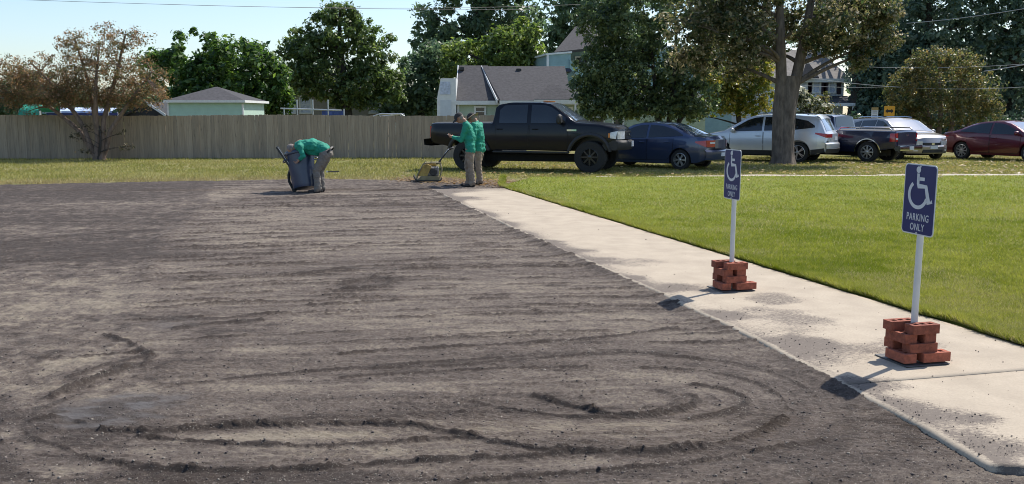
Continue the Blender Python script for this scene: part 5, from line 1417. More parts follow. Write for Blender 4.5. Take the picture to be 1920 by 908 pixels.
    s.end('tail_lamp', False, .80, .925, 1.0, 1.32, REDL, root); s.end('tailgate', False, -.77, .77, .95, 1.34, pm, root, mirror=False)
    for y in (-.5, -.25, 0, .25, .5):
        MB().box((.50, y, 2.05), (.10, .07, .03), bev=.012).build('roof_lamp', AMBER, root)
    for sd in (-1, 1): MB().box((1.42, sd * (s.side_y(1.42, 1.22) + .006), 1.22), (.28, .012, .05)).build('badge', CHROME, root)
    MB().tube([(1.52, -.75, 1.47), (1.50, -.76, 1.95)], .006, 5).build('aerial', PLASTIC, root)
    return root

def sedan(loc, rz, label, pm, L=4.37, H=1.455, wb=2.57, tail='wide', wheel=(.31, .20, .21, 6, RIMA, 'twin'), plate=True, name='sedan', chrome=False):
    k = H / 1.455; q = L / 4.37; f = L / 2; 
    root = tag(empty(name, loc, rz), label, 'car', 'parked vehicles')
    X = lambda x: x * q
    ax = (f - .83 * q - wb, f - .83 * q)
    s = Car(ztop=[(X(-2.18), .74 * k), (X(-2.15), .93 * k), (X(-2.05), 1.03 * k), (X(-1.62), 1.06 * k), (X(-.92), 1.345 * k), (X(-.6), 1.42 * k), (X(-.1), H), (X(.25), 1.44 * k), (X(.52), 1.375 * k), (X(1.28), 1.0 * k), (X(1.36), .965 * k), (X(1.9), .845 * k), (X(2.1), .74 * k), (X(2.18), .60 * k)],
            belt=[(X(-2.18), .70 * k), (X(-2.1), .90 * k), (X(-1.7), .985 * k), (X(-1.2), .975 * k), (X(1.0), .91 * k), (X(1.4), .89 * k), (X(1.9), .78 * k), (X(2.18), .55 * k)],
            w=[(X(-2.18), .74), (X(-1.9), .84), (X(-1.4), .865), (X(1.4), .865), (X(1.9), .83), (X(2.18), .72)], wt=[(X(-2.18), .66), (X(-1.9), .72), (X(-1.6), .70), (X(-.9), .59), (X(.3), .60), (X(.55), .62), (X(1.3), .74), (X(1.9), .72), (X(2.18), .60)],
            zb=[(X(-2.18), .34), (X(-1.8), .24), (X(-1.2), .20), (X(1.3), .19), (X(1.8), .21), (X(2.18), .26)], axles=ax, ar=.36 * wheel[0] / .31, wr=wheel[0], crown=.045, kf=.30, kr=.16)
    common(s, root, pm, wheel=wheel, mirror_x=X(.92), mirror_z=.95 * k, handle=(CHROME if chrome else pm),
           doors=[([(X(-.98), .60 * k), (X(-.8), .30), (X(-.12), .29)], [(X(-.98), .95 * k), (X(-.12), .925 * k)], X(-.80), .83 * k), ([(X(-.08), .29), (X(.95), .29), (X(1.02), .40)], [(X(-.08), .925 * k), (X(1.02), .89 * k)], X(.06), .82 * k)])
    s.side('window', [(X(-1.28), 1.03 * k), (X(-.14), .965 * k)], [(X(-1.28), 1.06 * k), (X(-.95), 1.22 * k), (X(-.55), 1.325 * k), (X(-.14), 1.355 * k)], CARGLASS, root)
    s.side('window', [(X(-.06), .965 * k), (X(.98), .945 * k)], [(X(-.06), 1.355 * k), (X(.25), 1.335 * k), (X(.5), 1.255 * k), (X(.98), 1.0 * k)], CARGLASS, root)
    s.top('windshield', X(.50), X(1.27), .93, GLAREGLASS, root); s.top('rear_window', X(-1.58), X(-.90), .90, GLAREGLASS, root)
    z0, z1 = .70 * k, .90 * k
    s.end('tail_lamp', False, .40, .73, z0, z1, REDL, root, off=.012); s.side('tail_lamp_side', [(X(-2.16), z0), (X(-1.72), z1 - .07)], [(X(-2.16), z1), (X(-1.72), z1 - .03)], REDL, root, off=.012, nx=6)
    s.end('tail_lamp_lens', False, .42, .62, z1 - .10, z1 - .05, CLEARL, root, off=.018)
    rows = []
    for i in range(15):
        y = -.80 + 1.60 * i / 14; x = s.warp((s.xe[0], y, 0))[0]; rows.append([(x + .12, y, .30), (x - .03, y, .32), (x - .07, y, .44), (x - .07, y, .56), (x - .01, y, .62), (x + .1, y, .63)])
    MB().grid(rows).build('rear_bumper', pm, root, 40)
    s.end('number_plate', False, -.16, .16, .42, .53, PLATEW, root, mirror=False, off=.085, n=3)
    s.end('boot_lid', False, -.40, .40, .66 * k, .92 * k, pm, root, mirror=False, off=.006)
    s.end('headlight', True, .35, .71, .50 * k, .62 * k, CLEARL, root, off=.014); s.side('headlight_side', [(X(1.75), .62 * k), (X(2.16), .5 * k)], [(X(1.75), .68 * k), (X(2.16), .62 * k)], CLEARL, root, off=.012, nx=6)
    s.end('grille', True, -.33, .33, .38 * k, .56 * k, PLASTIC, root, mirror=False)
    MB().tube([(X(-.75), 0, H - .06), (X(-.95), 0, H + .14)], .006, 5).build('aerial', PLASTIC, root)
    return root

def suv(loc, rz, label, pm, L=4.76, H=1.70, wb=2.78, wheel=(.36, .23, .25, 5, RIMA, 'twin'), name='suv', cladding=True, lift=0.0, slope=.0):
    root = tag(empty(name, loc, rz), label, 'car', 'parked vehicles')
    k = H / 1.70; q = L / 4.76; f = L / 2; X = lambda x: x * q
    ax = (f - .92 * q - wb, f - .92 * q)
    s = Car(ztop=[(X(-2.38), .80 * k), (X(-2.36), 1.02 * k), (X(-2.28), 1.10 * k), (X(-1.98 + slope), 1.58 * k), (X(-1.86 + slope), 1.645 * k), (X(-1.2), 1.685 * k), (X(-.3), H), (X(.25), 1.67 * k), (X(.55), 1.59 * k), (X(1.32), 1.15 * k), (X(1.40), 1.12 * k), (X(2.0), 1.01 * k), (X(2.26), .90 * k), (X(2.38), .70 * k)],
            belt=[(X(-2.38), .76 * k), (X(-2.3), 1.02 * k), (X(-1.5), 1.10 * k), (X(1.2), 1.02 * k), (X(1.5), 1.0 * k), (X(2.1), .92 * k), (X(2.38), .64 * k)],
            w=[(X(-2.38), .84), (X(-2.0), .93), (X(1.6), .94), (X(2.1), .90), (X(2.38), .78)], wt=[(X(-2.38), .78), (X(-2.25), .78), (X(-1.9), .66), (X(-1.2), .68), (X(.3), .68), (X(.6), .70), (X(1.3), .82), (X(2.0), .80), (X(2.38), .66)],
            zb=[(X(-2.38), .42), (X(-2.0), .32), (X(-1.5), .27), (X(1.5), .25), (X(2.1), .28), (X(2.38), .34)], axles=ax, ar=.425 * wheel[0] / .36, wr=wheel[0], crown=.05, kf=.28, kr=.14)
    common(s, root, pm, wheel=wheel, mirror_x=X(.98), mirror_z=1.06 * k, handle=pm,
           doors=[([(X(-1.02), .66 * k), (X(-.85), .38), (X(-.12), .38)], [(X(-1.02), 1.075 * k), (X(-.12), 1.05 * k)], X(-.82), .93 * k), ([(X(-.08), .38), (X(1.02), .38), (X(1.1), .5)], [(X(-.08), 1.05 * k), (X(1.1), 1.01 * k)], X(.08), .92 * k)])
    s.side('quarter_window', [(X(-1.86), 1.22 * k), (X(-1.10), 1.13 * k)], [(X(-1.86), 1.28 * k), (X(-1.6), 1.45 * k), (X(-1.10), 1.55 * k)], CARGLASS, root)
    s.side('window', [(X(-1.02), 1.125 * k), (X(-.12), 1.10 * k)], [(X(-1.02), 1.555 * k), (X(-.12), 1.58 * k)], CARGLASS, root)
    s.side('window', [(X(-.04), 1.10 * k), (X(1.10), 1.06 * k)], [(X(-.04), 1.58 * k), (X(.25), 1.55 * k), (X(.5), 1.47 * k), (X(1.10), 1.12 * k)], CARGLASS, root)
    s.top('windshield', X(.53), X(1.31), .93, GLAREGLASS, root); s.top('rear_window', X(-2.26), X(-1.99 + slope), .88, GLAREGLASS, root, nx=5)
    # roof spoiler and rails
    s.top('roof_spoiler', X(-2.02 + slope), X(-1.80 + slope), .97, pm, root, off=.03, nx=3)
    for sd in (-1, 1):
        MB().tube([(X(-1.6), sd * .60, 1.66 * k), (X(-1.4), sd * .60, 1.71 * k), (X(-.2), sd * .60, 1.725 * k), (X(.2), sd * .60, 1.69 * k)], .018, 6).build('roof_rail', CHROME, root, 40)
    s.end('tail_lamp', False, .45, .83, .88 * k, 1.0 * k, REDL, root, off=.014); s.side('tail_lamp_side', [(X(-2.36), .88 * k), (X(-1.90), 1.0 * k)], [(X(-2.36), 1.01 * k), (X(-1.90), 1.05 * k)], REDL, root, off=.012, nx=6)
    s.end('tailgate', False, -.62, .62, .70 * k, 1.0 * k, pm, root, mirror=False, off=.006)
    s.end('number_plate', False, -.16, .16, .78 * k, .90 * k, PLATEW, root, mirror=False, off=.016, n=3)
    rows = []
    for i in range(15):
        y = -.90 + 1.80 * i / 14; x = s.warp((s.xe[0], y, 0))[0]; rows.append([(x + .12, y, .36), (x - .03, y, .38), (x - .07, y, .50), (x - .07, y, .66), (x - .01, y, .71), (x + .1, y, .72)])
    MB().grid(rows).build('rear_bumper', pm, root, 40)
    rows = [[(r[0][0], r[0][1], .335), (r[1][0] - .015, r[1][1], .345), (r[2][0] - .015, r[2][1], .50), (r[2][0] + .03, r[2][1], .505)] for r in rows]
    if cladding:
        MB().grid(rows).build('bumper_skirt', PLASTIC, root, 40)
        xa, xb = ax[0] + s.ar + .02, ax[1] - s.ar - .02
        s.side('sill_cladding', [(xa, .26), (xb, .26)], [(xa, .42), (xb, .42)], PLASTIC, root, off=.012)
        s.side('bumper_corner', [(X(-2.3), .38), (ax[0] - s.ar - .01, .29)], [(X(-2.3), .52), (ax[0] - s.ar - .01, .46)], PLASTIC, root, off=.012, nx=5)
    s.end('headlight', True, .40, .77, .60 * k, .76 * k, CLEARL, root, off=.016); s.side('headlight_side', [(X(1.95), .74 * k), (X(2.36), .60 * k)], [(X(1.95), .84 * k), (X(2.36), .75 * k)], CLEARL, root, off=.012, nx=6)
    s.end('grille', True, -.36, .36, .58 * k, .70 * k, PLASTIC, root, mirror=False, off=.014); s.end('emblem', True, -.06, .06, .61 * k, .68 * k, CHROME, root, mirror=False, off=.026, n=4)
    rows = []
    for i in range(15):
        y = -.86 + 1.72 * i / 14; x = s.warp((s.xe[1], y, 0))[0]; rows.append([(x - .15, y, .24), (x + .02, y, .25), (x + .07, y, .36), (x + .07, y, .50), (x + .01, y, .56), (x - .1, y, .57)])
    MB().grid(rows).build('front_bumper', pm, root, 40)
    s.end('air_intake', True, -.42, .42, .28, .39, PLASTIC, root, mirror=False, off=.09); s.end('number_plate', True, -.155, .155, .42, .53, PLATEW, root, mirror=False, off=.10, n=3)
    s.end('fog_lamp', True, .58, .70, .33, .39, CLEARL, root, off=.085, n=3)
    return root

def small_pickup(loc, rz):
    root = tag(empty('pickup_truck', loc, rz), 'small navy blue pickup with chrome bed rails and bumper beside the silver hatchback', 'pickup truck', 'parked vehicles')
    pm = paint('navy_paint', (.010, .016, .050), .3, .3, 1.0)
    s = Car(ztop=[(-2.50, 1.06), (-2.47, 1.12), (-.22, 1.13), (-.20, 1.16), (-.10, 1.60), (.0, 1.655), (.5, 1.67), (.82, 1.64), (1.06, 1.57), (1.62, 1.14), (1.68, 1.10), (2.6, 1.0), (2.85, .92), (2.92, .80)],
            belt=[(-2.50, 1.0), (-2.4, 1.06), (1.6, 1.05), (2.6, .93), (2.92, .72)], w=[(-2.50, .84), (-2.4, .87), (2.5, .87), (2.92, .80)], wt=[(-2.50, .79), (-2.4, .82), (-.25, .82), (-.1, .70), (.5, .66), (.9, .67), (1.65, .74), (2.92, .66)],
            zb=[(-2.50, .52), (-2.0, .44), (-1.0, .36), (1.8, .34), (2.92, .38)], axles=(-1.48, 2.12), ar=.44, wr=.36, crown=.03, kf=.16, kr=.03, poke=.02)
    common(s, root, pm, wheel=(.36, .24, .235, 8, RIMA, 'spoke'), doors=[([(.30, .42), (1.42, .42)], [(.30, 1.045), (1.42, 1.045)], .46, .93)], mirror_x=1.25, mirror_z=1.12, handle=PLASTIC)
    s.side('window', [(.32, 1.09), (1.38, 1.09)], [(.32, 1.55), (.80, 1.54), (1.02, 1.46), (1.38, 1.2)], CARGLASS, root); s.side('quarter_window', [(-.04, 1.10), (.26, 1.09)], [(-.04, 1.42), (.26, 1.54)], CARGLASS, root, nx=4)
    s.top('windshield', 1.05, 1.60, .93, GLAREGLASS, root); s.top('rear_window', -.185, -.10, .86, CARGLASS, root, nx=3)
    s.top('bed_liner', -2.42, -.26, .92, PLASTIC, root, off=.010)
    for sd in (-1, 1):
        b = MB().tube([(-2.3, sd * .80, 1.13), (-2.22, sd * .80, 1.20), (-.8, sd * .80, 1.21), (-.45, sd * .80, 1.21), (-.38, sd * .80, 1.14)], .022, 8); b.build('bed_rail', CHROME, root, 40)
        rows = []
        for d in range(0, 181, 9):
            r = []
            for rad, o in ((.435, .0), (.445, .022), (.475, .022), (.48, .0)):
                x = -1.48 + rad * math.cos(R(d)); z = max(.36, .36 + rad * math.sin(R(d))); r.append((x, sd * (s.side_y(x, z) + o), z))
            rows.append(r)
        MB().grid(rows).build('arch_trim', CHROME, root, 40)
    s.side('tail_lamp', [(-2.48, .74), (-2.30, .74)], [(-2.48, 1.02), (-2.30, 1.02)], REDL, root, off=.012, nx=3); s.end('tail_lamp_rear', False, .70, .835, .74, 1.02, REDL, root, off=.012); s.end('reverse_lamp', False, .70, .83, .80, .86, CLEARL, root, off=.018)
    s.end('tailgate', False, -.68, .68, .60, 1.05, pm, root, mirror=False, off=.012); s.end('tailgate_handle', False, -.08, .08, .92, .98, CHROME, root, mirror=False, off=.02, n=3)
    rows = []
    for i in range(11):
        y = -.86 + 1.72 * i / 10; rows.append([(-2.5, y, .42), (-2.66, y, .43), (-2.68, y, .52), (-2.66, y, .60), (-2.5, y, .61)])
    MB().grid([[(p[0] + .05, p[1], .5) for p in rows[0]]] + rows + [[(p[0] + .05, p[1], .5) for p in rows[-1]]]).build('rear_bumper', CHROME, root, 40)
    MB().box((-2.685, 0, .51), (.01, .30, .12)).build('number_plate', PLATEW, root)
    s.end('headlight', True, .40, .76, .66, .80, CLEARL, root); s.end('grille', True, -.36, .36, .62, .80, PLASTIC, root, mirror=False)
    return root

def place(axle_pt, wb_local, track_local, rz):           # car origin from the ground point of one wheel
    return Vector((axle_pt.x, axle_pt.y, 0)) - Matrix.Rotation(rz, 3, 'Z') @ Vector((wb_local, track_local, 0))
GZ = -.03
def put(fn, pt, ax, tr, rz):
    p = place(pt, ax, tr, rz); p.z = GZ; return fn(p, rz)
put(black_pickup, G(1107, 325, GZ), 1.96, -.90, R(-17))
put(lambda l, r: sedan(l, r, 'dark blue sedan seen from the rear, between the black pickup and the silver SUV', paint('slate_blue_paint', (.040, .060, .125), .4, .3, .9)), G(1276, 319, GZ), -1.215, .76, R(180 - 36))
put(lambda l, r: suv(l, r, 'silver SUV with red tail lamps behind the big grey tree trunk', paint('silver_paint', (.60, .63, .67), .35, .3, 1.0)), G(1496, 305.5, GZ), -1.32, .80, R(180 - 32))
put(small_pickup, G(1627, 304.5, GZ), -1.48, .75, R(180 - 47))
put(lambda l, r: suv(l, r, 'silver-beige hatchback facing the camera between navy pickup and red sedan', paint('champagne_paint', (.33, .31, .29), .55, .3, 1.0), L=4.35, H=1.56, wb=2.60, wheel=(.31, .20, .215, 6, RIMA, 'twin'), name='hatchback', cladding=False, slope=-.1), G(1684, 299.5, GZ), 1.335, -.79, R(-75))
put(lambda l, r: sedan(l, r, 'dark red sedan cut off by the right edge of the picture', paint('maroon_paint', (.115, .011, .022), .35, .3, 1.0), L=4.60, H=1.46, wb=2.68, wheel=(.325, .21, .235, 9, RIMA, 'spoke')), G(1803, 298.5, GZ), -1.25, -.78, R(-62))
# ------------------------------------------------------------------ people and tools
SHIRT = mk('green_shirt', (.010, .235, .158), .8, .22, 7, bmp=.5, bscale=9)
KHAKI = mk('khaki_trousers', (.25, .195, .145), .9, .2, 8, bmp=.6, bscale=10)
GREYT = mk('grey_trousers', (.18, .16, .14), .9, .2, 8, bmp=.6, bscale=10)
SKIN = mk('skin', (.33, .185, .125), .6, .12, 10)
BOOT = mk('work_boots', (.040, .032, .028), .8, .3, 12)
CAPM = mk('dark_cap', (.030, .030, .030), .85, .2, 12)
STRAW = mk('tan_brim', (.30, .235, .16), .85, .2, 12)
HAIR = mk('grey_hair', (.22, .19, .17), .9, .3, 30)
BELT = mk('dark_belt', (.02, .018, .016), .6, .2)

def blob(name, prims, mat, parent, voxel=.016, smooth=5, fold=0.0):
    """tapered capsules and ellipsoids fused to one continuous skin"""
    bm = bmesh.new()
    def ball(c, r, rot=None):
        m = Matrix.Translation(Vector(c)) @ (rot or Matrix()) @ Matrix.Diagonal((*((r, r, r) if not hasattr(r, '__len__') else r), 1))
        bmesh.ops.create_icosphere(bm, subdivisions=2, radius=1.0, matrix=m)
    for p in prims:
        if p[0] == 'c':
            _, a, ra, b, rb = p; a, b = Vector(a), Vector(b)
            d = b - a; n = max(2, int(d.length / (min(ra, rb) * .6)) + 1)
            for i in range(n + 1): ball(a.lerp(b, i / n), ra + (rb - ra) * i / n)
        else:
            ball(p[1], p[2], p[3] if len(p) > 3 else None)
    me = bpy.data.meshes.new(name); bm.to_mesh(me); bm.free()
    ob = bpy.data.objects.new(name, me); COL.objects.link(ob)
    r = ob.modifiers.new('r', 'REMESH'); r.mode = 'VOXEL'; r.voxel_size = voxel
    s = ob.modifiers.new('s', 'SMOOTH'); s.factor = .5; s.iterations = smooth
    dg = bpy.context.evaluated_depsgraph_get(); m2 = bpy.data.meshes.new_from_object(ob.evaluated_get(dg))
    bpy.data.objects.remove(ob); m2.name = name
    if fold:                                         # cloth creases
        from mathutils import noise
        for v, nn in [(v, v.normal.copy()) for v in m2.vertices]:
            q = v.co; k = noise.noise(Vector((q.x * 11, q.y * 11, q.z * 17))) + .6 * noise.noise(Vector((q.x * 26, q.y * 26, q.z * 34)))
            v.co = q + nn * fold * (k - .2)
    m2.shade_smooth(); m2.materials.clear(); m2.materials.append(mat)
    o = bpy.data.objects.new(name, m2); COL.objects.link(o); o.parent = parent
    return o

def hand(wrist, direc, palm_n, curl=.5, s=1.0):
    """palm and five separate fingers; direc from the wrist to the knuckles, palm_n out of the palm"""
    w = Vector(wrist); d = Vector(direc).normalized(); n = Vector(palm_n); n = (n - d * n.dot(d)).normalized(); sd = d.cross(n)
    pr = [('c', w, .026 * s, w + d * .075 * s, .022 * s), ('c', w + d * .03 * s + sd * .02 * s, .02 * s, w + d * .08 * s + sd * .024 * s, .017 * s), ('c', w + d * .03 * s - sd * .02 * s, .02 * s, w + d * .08 * s - sd * .024 * s, .017 * s)]
    for k, L in enumerate((.070, .080, .074, .058)):
        b = w + (d * .085 + sd * (.030 - .020 * k)) * s
        m = b + (d * math.cos(curl) + n * math.sin(curl)) * L * .5 * s; t = m + (d * math.cos(curl * 2.2) + n * math.sin(curl * 2.2)) * L * .5 * s
        pr += [('c', b, .0095 * s, m, .0088 * s), ('c', m, .0088 * s, t, .0078 * s)]
    b = w + (d * .03 + sd * .032) * s; m = b + (d * .6 + sd * .7 + n * .4).normalized() * .034 * s; t = m + (d * .8 + sd * .1 + n * .6).normalized() * .03 * s
    pr += [('c', b, .013 * s, m, .011 * s), ('c', m, .011 * s, t, .009 * s)]
    return pr
def head(c, fwd, up):
    """skull, jaw, nose, ears, lips, brow; c = skull centre"""
    c = Vector(c); f = Vector(fwd).normalized(); u = Vector(up); u = (u - f * u.dot(f)).normalized(); s = f.cross(u)
    rot = Matrix((f, s, u)).transposed().to_4x4()
    return [('e', c, (.098, .077, .098), rot), ('e', c + f * .028 - u * .055, (.068, .058, .072), rot), ('e', c + f * .06 - u * .088, (.028, .03, .024), rot),
            ('c', c + f * .095 + u * .008, .011, c + f * .116 - u * .028, .015), ('e', c + f * .088 + u * .03, (.018, .05, .012), rot), ('e', c + f * .088 - u * .062, (.016, .026, .009), rot),
            ('e', c + s * .078 - u * .012, (.018, .010, .028), rot), ('e', c - s * .078 - u * .012, (.018, .010, .028), rot)]
EYE = mk('eye', (.03, .02, .018), .2, .1)
def eyes(c, fwd, up, parent):
    c = Vector(c); f = Vector(fwd).normalized(); u = Vector(up); u = (u - f * u.dot(f)).normalized(); s = f.cross(u)
    for sd in (-1, 1):
        p = c + f * .083 + u * .006 + s * sd * .032
        MB().lathe([(.001, -.011), (.008, -.007), (.011, 0), (.008, .007), (.001, .011)], 8, 'z', p).build('eye', EYE, parent, 60)
def cap(c, fwd, up, mat, brim_mat, parent, brim='bill'):
    c = Vector(c); f = Vector(fwd).normalized(); u = Vector(up); u = (u - f * u.dot(f)).normalized(); s = f.cross(u)
    b = MB(); rows = []
    for i in range(7):
        el = R(-2 + 92 * i / 6); rows.append([c + u * (.022 + .096 * math.sin(el)) + (f * math.cos(a) * .112 + s * math.sin(a) * .090) * math.cos(el) for a in [2 * PI * k / 20 for k in range(21)]])
    b.grid(rows); cp = b.build('cap', mat, parent, 60)
    rows = []
    if brim == 'bill':
        for j in range(5):
            t = j / 4; rows.append([c + u * (.026 - .03 * t * t - .02 * abs(math.sin(a)) * t) + f * math.cos(a) * (.108 + .085 * t) + s * math.sin(a) * (.092 + .01 * t) for a in [R(-70 + 140 * k / 12) for k in range(13)]])
    else:
        for j in range(4):
            t = j / 3; rows.append([c + u * (.024 - .030 * t) + (f * math.cos(a) * (.108 + .075 * t) + s * math.sin(a) * (.090 + .075 * t)) for a in [2 * PI * k / 24 for k in range(25)]])
    top = rows; bot = [[p - u * .006 for p in r] for r in rows]
    MB().grid(top).grid(bot).build('brim', brim_mat, cp, 60)
    return cp
def shoe(heel, fwd):
    h = Vector(heel); f = Vector(fwd).normalized(); s = Vector((-f.y, f.x, 0))
    return [('c', h + f * .03 + Vector((0, 0, .042)), .044, h + f * .15 + Vector((0, 0, .038)), .046), ('c', h + f * .15 + Vector((0, 0, .036)), .046, h + f * .235 + Vector((0, 0, .030)), .036), ('c', h + f * .045 + Vector((0, 0, .05)), .046, h + f * .05 + Vector((0, 0, .13)), .048)]

# two men standing at the end of the walk, facing left, heads bowed
def standing_man(loc, rz, label, lean, phone, brim, brim_mat, trousers, scale=1.0):
    root = tag(empty('person', loc, rz), label, 'person', 'workers in green shirts'); root.scale = (scale,) * 3
    # local x = forward
    hip = Vector((0, 0, .90)); chest = Vector((.01 + lean * .05, 0, 1.28)); neck = Vector((.03 + lean * .08, 0, 1.46)); hc = neck + Vector((.075 + .06 * lean, 0, .11))
    fw = Vector((1, 0, -.75)).normalized(); up = Vector((.75, 0, 1)).normalized()
    feet = [(-.05, .11), (.03, -.11)]
    hands = []
    if phone: sh = {1: (Vector((.20, .13, 1.06)), Vector((.40, .05, 1.13))), -1: (Vector((.12, -.26, 1.05)), Vector((.36, -.10, 1.12)))}
    else: sh = {1: (Vector((.02, .27, 1.08)), Vector((.10, .25, .84))), -1: (Vector((.10, -.25, 1.06)), Vector((.30, -.14, 1.10)))}
    skin = head(hc, fw, up) + [('c', neck - Vector((.02, 0, .08)), .062, neck + Vector((.03, 0, .05)), .056)]
    skin += [('c', hip, .11, chest, .12), ('c', chest, .10, neck, .06)]
    for k, sd in enumerate((1, -1)):
        S = Vector((chest.x + .01, sd * .185, 1.385)); E, W = sh[sd]
        skin += [('c', S, .045, E, .036), ('c', E, .036, W, .027), ('c', chest + Vector((0, 0, .08)), .06, S, .05)]
        skin += hand(W, (W - E).normalized() * .8 + Vector((.3, -sd * .2, .05)), (0, -sd * .5, .6) if phone else (0, -sd, 0), .55)
        fx, fy = feet[k]; kn = Vector((fx + .04, sd * .10, .49)); an = Vector((fx, fy, .10))
        skin += [('c', hip + Vector((0, sd * .09, -.02)), .085, kn, .055), ('c', kn, .055, an, .040), ('c', an, .040, an + Vector((.12, 0, -.06)), .03)]
    body = blob('body', skin, SKIN, root, .0125, 3)
    eyes(hc, fw, up, root)
    sh_p = [('e', hip + Vector((0, 0, .06)), (.128, .17, .14)), ('e', Vector((.012, 0, 1.10)), (.142, .178, .24)), ('e', chest, (.14, .19, .17)), ('c', chest + Vector((0, .12, .09)), .085, chest + Vector((0, -.12, .09)), .085), ('c', chest + Vector((0, 0, .10)), .09, neck - Vector((.005, 0, .02)), .074)]
    for sd in (1, -1):
        S = Vector((chest.x + .01, sd * .185, 1.385)); E, W = sh[sd]; We = E.lerp(W, .88)
        sh_p += [('c', S, .078, E, .058), ('c', E, .058, We, .044)]
    sh_p += [('c', (.0, .08, .92), .118, (.0, -.08, .92), .118), ('c', (-.005, .085, .83), .117, (-.005, -.085, .83), .117)]
    blob('shirt', sh_p, SHIRT, root, .014, 3, .014)
    tp_ = [('c', (0, .07, .86), .115, (0, -.07, .86), .115)]
    for k, sd in enumerate((1, -1)):
        fx, fy = feet[k]; kn = Vector((fx + .04, sd * .10, .49))
        tp_ += [('c', (0, sd * .085, .84), .112, kn, .082), ('c', kn, .082, (fx - .005, fy, .10), .078), ('c', (fx + .01, fy, .10), .078, (fx + .02, fy, .075), .078)]
    blob('trousers', tp_, trousers, root, .014, 3, .015)
    for k, (fx, fy) in enumerate(feet): blob('shoe', shoe((fx - .06, fy, 0), (1, .1 * (1 if k == 0 else -1), 0)), BOOT, root, .012, 2)
    cap(hc, fw, up, CAPM, brim_mat, root, brim)
    u_ = up; b = MB(); rows = []
    for i in range(5):
        el = R(-58 + 60 * i / 4); rows.append([hc + u_ * (.006 + .095 * math.sin(el)) + (-fw * math.cos(a) * .104 + Vector((0, 1, 0)) * math.sin(a) * .083) * math.cos(el) for a in [R(-95 + 190 * k / 12) for k in range(13)]])
    b.grid(rows).build('hair', HAIR, root, 60)
    return root, sh
pm_, shp = standing_man(G(882, 350), R(180), 'nearer man in green long-sleeve shirt and khaki trousers looking at a phone', 1.0, True, 'bill', CAPM, KHAKI)
ph = tag(empty('mobile_phone', (0, 0, 0)), 'pale mobile phone held by the nearer standing man', 'phone')
pl = Vector((.455, -.02, 1.165)); wp_ = pm_.matrix_basis @ pl
ph.location = Matrix.Translation(G(882, 350)) @ Matrix.Rotation(PI, 4, 'Z') @ pl; ph.rotation_euler = (0, R(-18), R(180))
MB().box((0, 0, 0), (.148, .072, .009), bev=.004).build('case', mk('phone_case', (.45, .46, .48), .3, .05), ph); MB().box((0, 0, .0052), (.134, .066, .001)).build('screen', mk('phone_screen', (.03, .035, .045), .08, .05), ph)
standing_man(G(899, 346), R(180 - 20), 'man in green shirt and brimmed hat standing half hidden behind the man with the phone', .6, False, 'brim', STRAW, KHAKI)

# man bent double over the bin, seen from the side, head to the left
bl = G(598, 361)
bent = tag(empty('person', bl), 'man in green shirt bent double over the blue rubbish bin', 'person', 'workers in green shirts')
hipb = Vector((.17, 0, .84)); shb = Vector((-.36, 0, 1.0)); nkb = Vector((-.45, 0, .985)); hcb = Vector((-.555, 0, .925))
fwb = Vector((-.25, 0, -.97)); upb = Vector((-.97, 0, .25))
feet_b = [(.02, .10), (-.02, -.12)]
arms = {-1: (Vector((-.26, -.24, .78)), Vector((-.35, -.20, .70))), 1: (Vector((-.20, .24, .72)), Vector((-.12, .20, .42)))}
skin = head(hcb, fwb, upb) + [('c', shb, .07, nkb, .06), ('c', nkb, .06, hcb + Vector((.05, 0, .0)), .056), ('c', hipb, .10, shb, .12)]
for k, sd in enumerate((1, -1)):
    S = Vector((-.33, sd * .185, .98)); E, W = arms[sd]
    skin += [('c', S, .045, E, .036), ('c', E, .036, W, .027), ('c', shb, .06, S, .05)] + hand(W, (W - E), (-.8, 0, -.2), .7)
    fx, fy = feet_b[k]; kn = Vector((fx + .01, sd * .10, .47)); an = Vector((fx + .02, fy, .10))
    skin += [('c', hipb + Vector((0, sd * .09, 0)), .085, kn, .055), ('c', kn, .055, an, .04), ('c', an, .04, an + Vector((-.12, 0, -.06)), .03)]
blob('body', skin, SKIN, bent, .0125, 3); eyes(hcb, fwb, upb, bent)
ps = [('c', (.14, .06, .90), .125, (.14, -.06, .90), .125), ('c', (.13, 0, .91), .145, (-.10, 0, 1.0), .150), ('c', (-.10, .05, .99), .145, (-.36, .05, .985), .125), ('c', (-.10, -.05, .99), .145, (-.36, -.05, .985), .125), ('c', (-.34, .13, .97), .088, (-.34, -.13, .97), .088), ('c', (-.36, 0, .98), .09, nkb + Vector((.03, 0, 0)), .072), ('c', (.0, 0, .88), .12, (-.15, 0, .90), .12)]
for sd in (1, -1):
    S = Vector((-.33, sd * .185, .98)); E, W = arms[sd]; ps += [('c', S, .078, E, .058), ('c', E, .058, E.lerp(W, .85), .044)]
blob('shirt', ps, SHIRT, bent, .014, 3, .014)
pt_ = [('c', (.19, .07, .83), .125, (.19, -.07, .83), .125), ('c', (.16, .07, .80), .125, (.16, -.07, .80), .125)]
for k, sd in enumerate((1, -1)):
    fx, fy = feet_b[k]; kn = Vector((fx + .0, sd * .10, .47)); pt_ += [('c', (.17, sd * .085, .80), .122, kn, .086), ('c', kn, .086, (fx + .03, fy, .10), .078), ('c', (fx + .02, fy, .10), .078, (fx + .01, fy, .075), .08)]
blob('trousers', pt_, GREYT, bent, .014, 3, .015)
for k, (fx, fy) in enumerate(feet_b): blob('shoe', shoe((fx + .08, fy, 0), (-1, 0, 0)), BOOT, bent, .012, 2)
bo = MB().lathe([(.135, -.02), (.14, -.018), (.14, .018), (.135, .02)], 24, 'x', cap=False).build('belt', BELT, bent, 40)
bo.location = (.245, 0, .865); bo.rotation_euler = (0, R(38), 0); bo.scale = (1, 1.25, .95)
rows = []
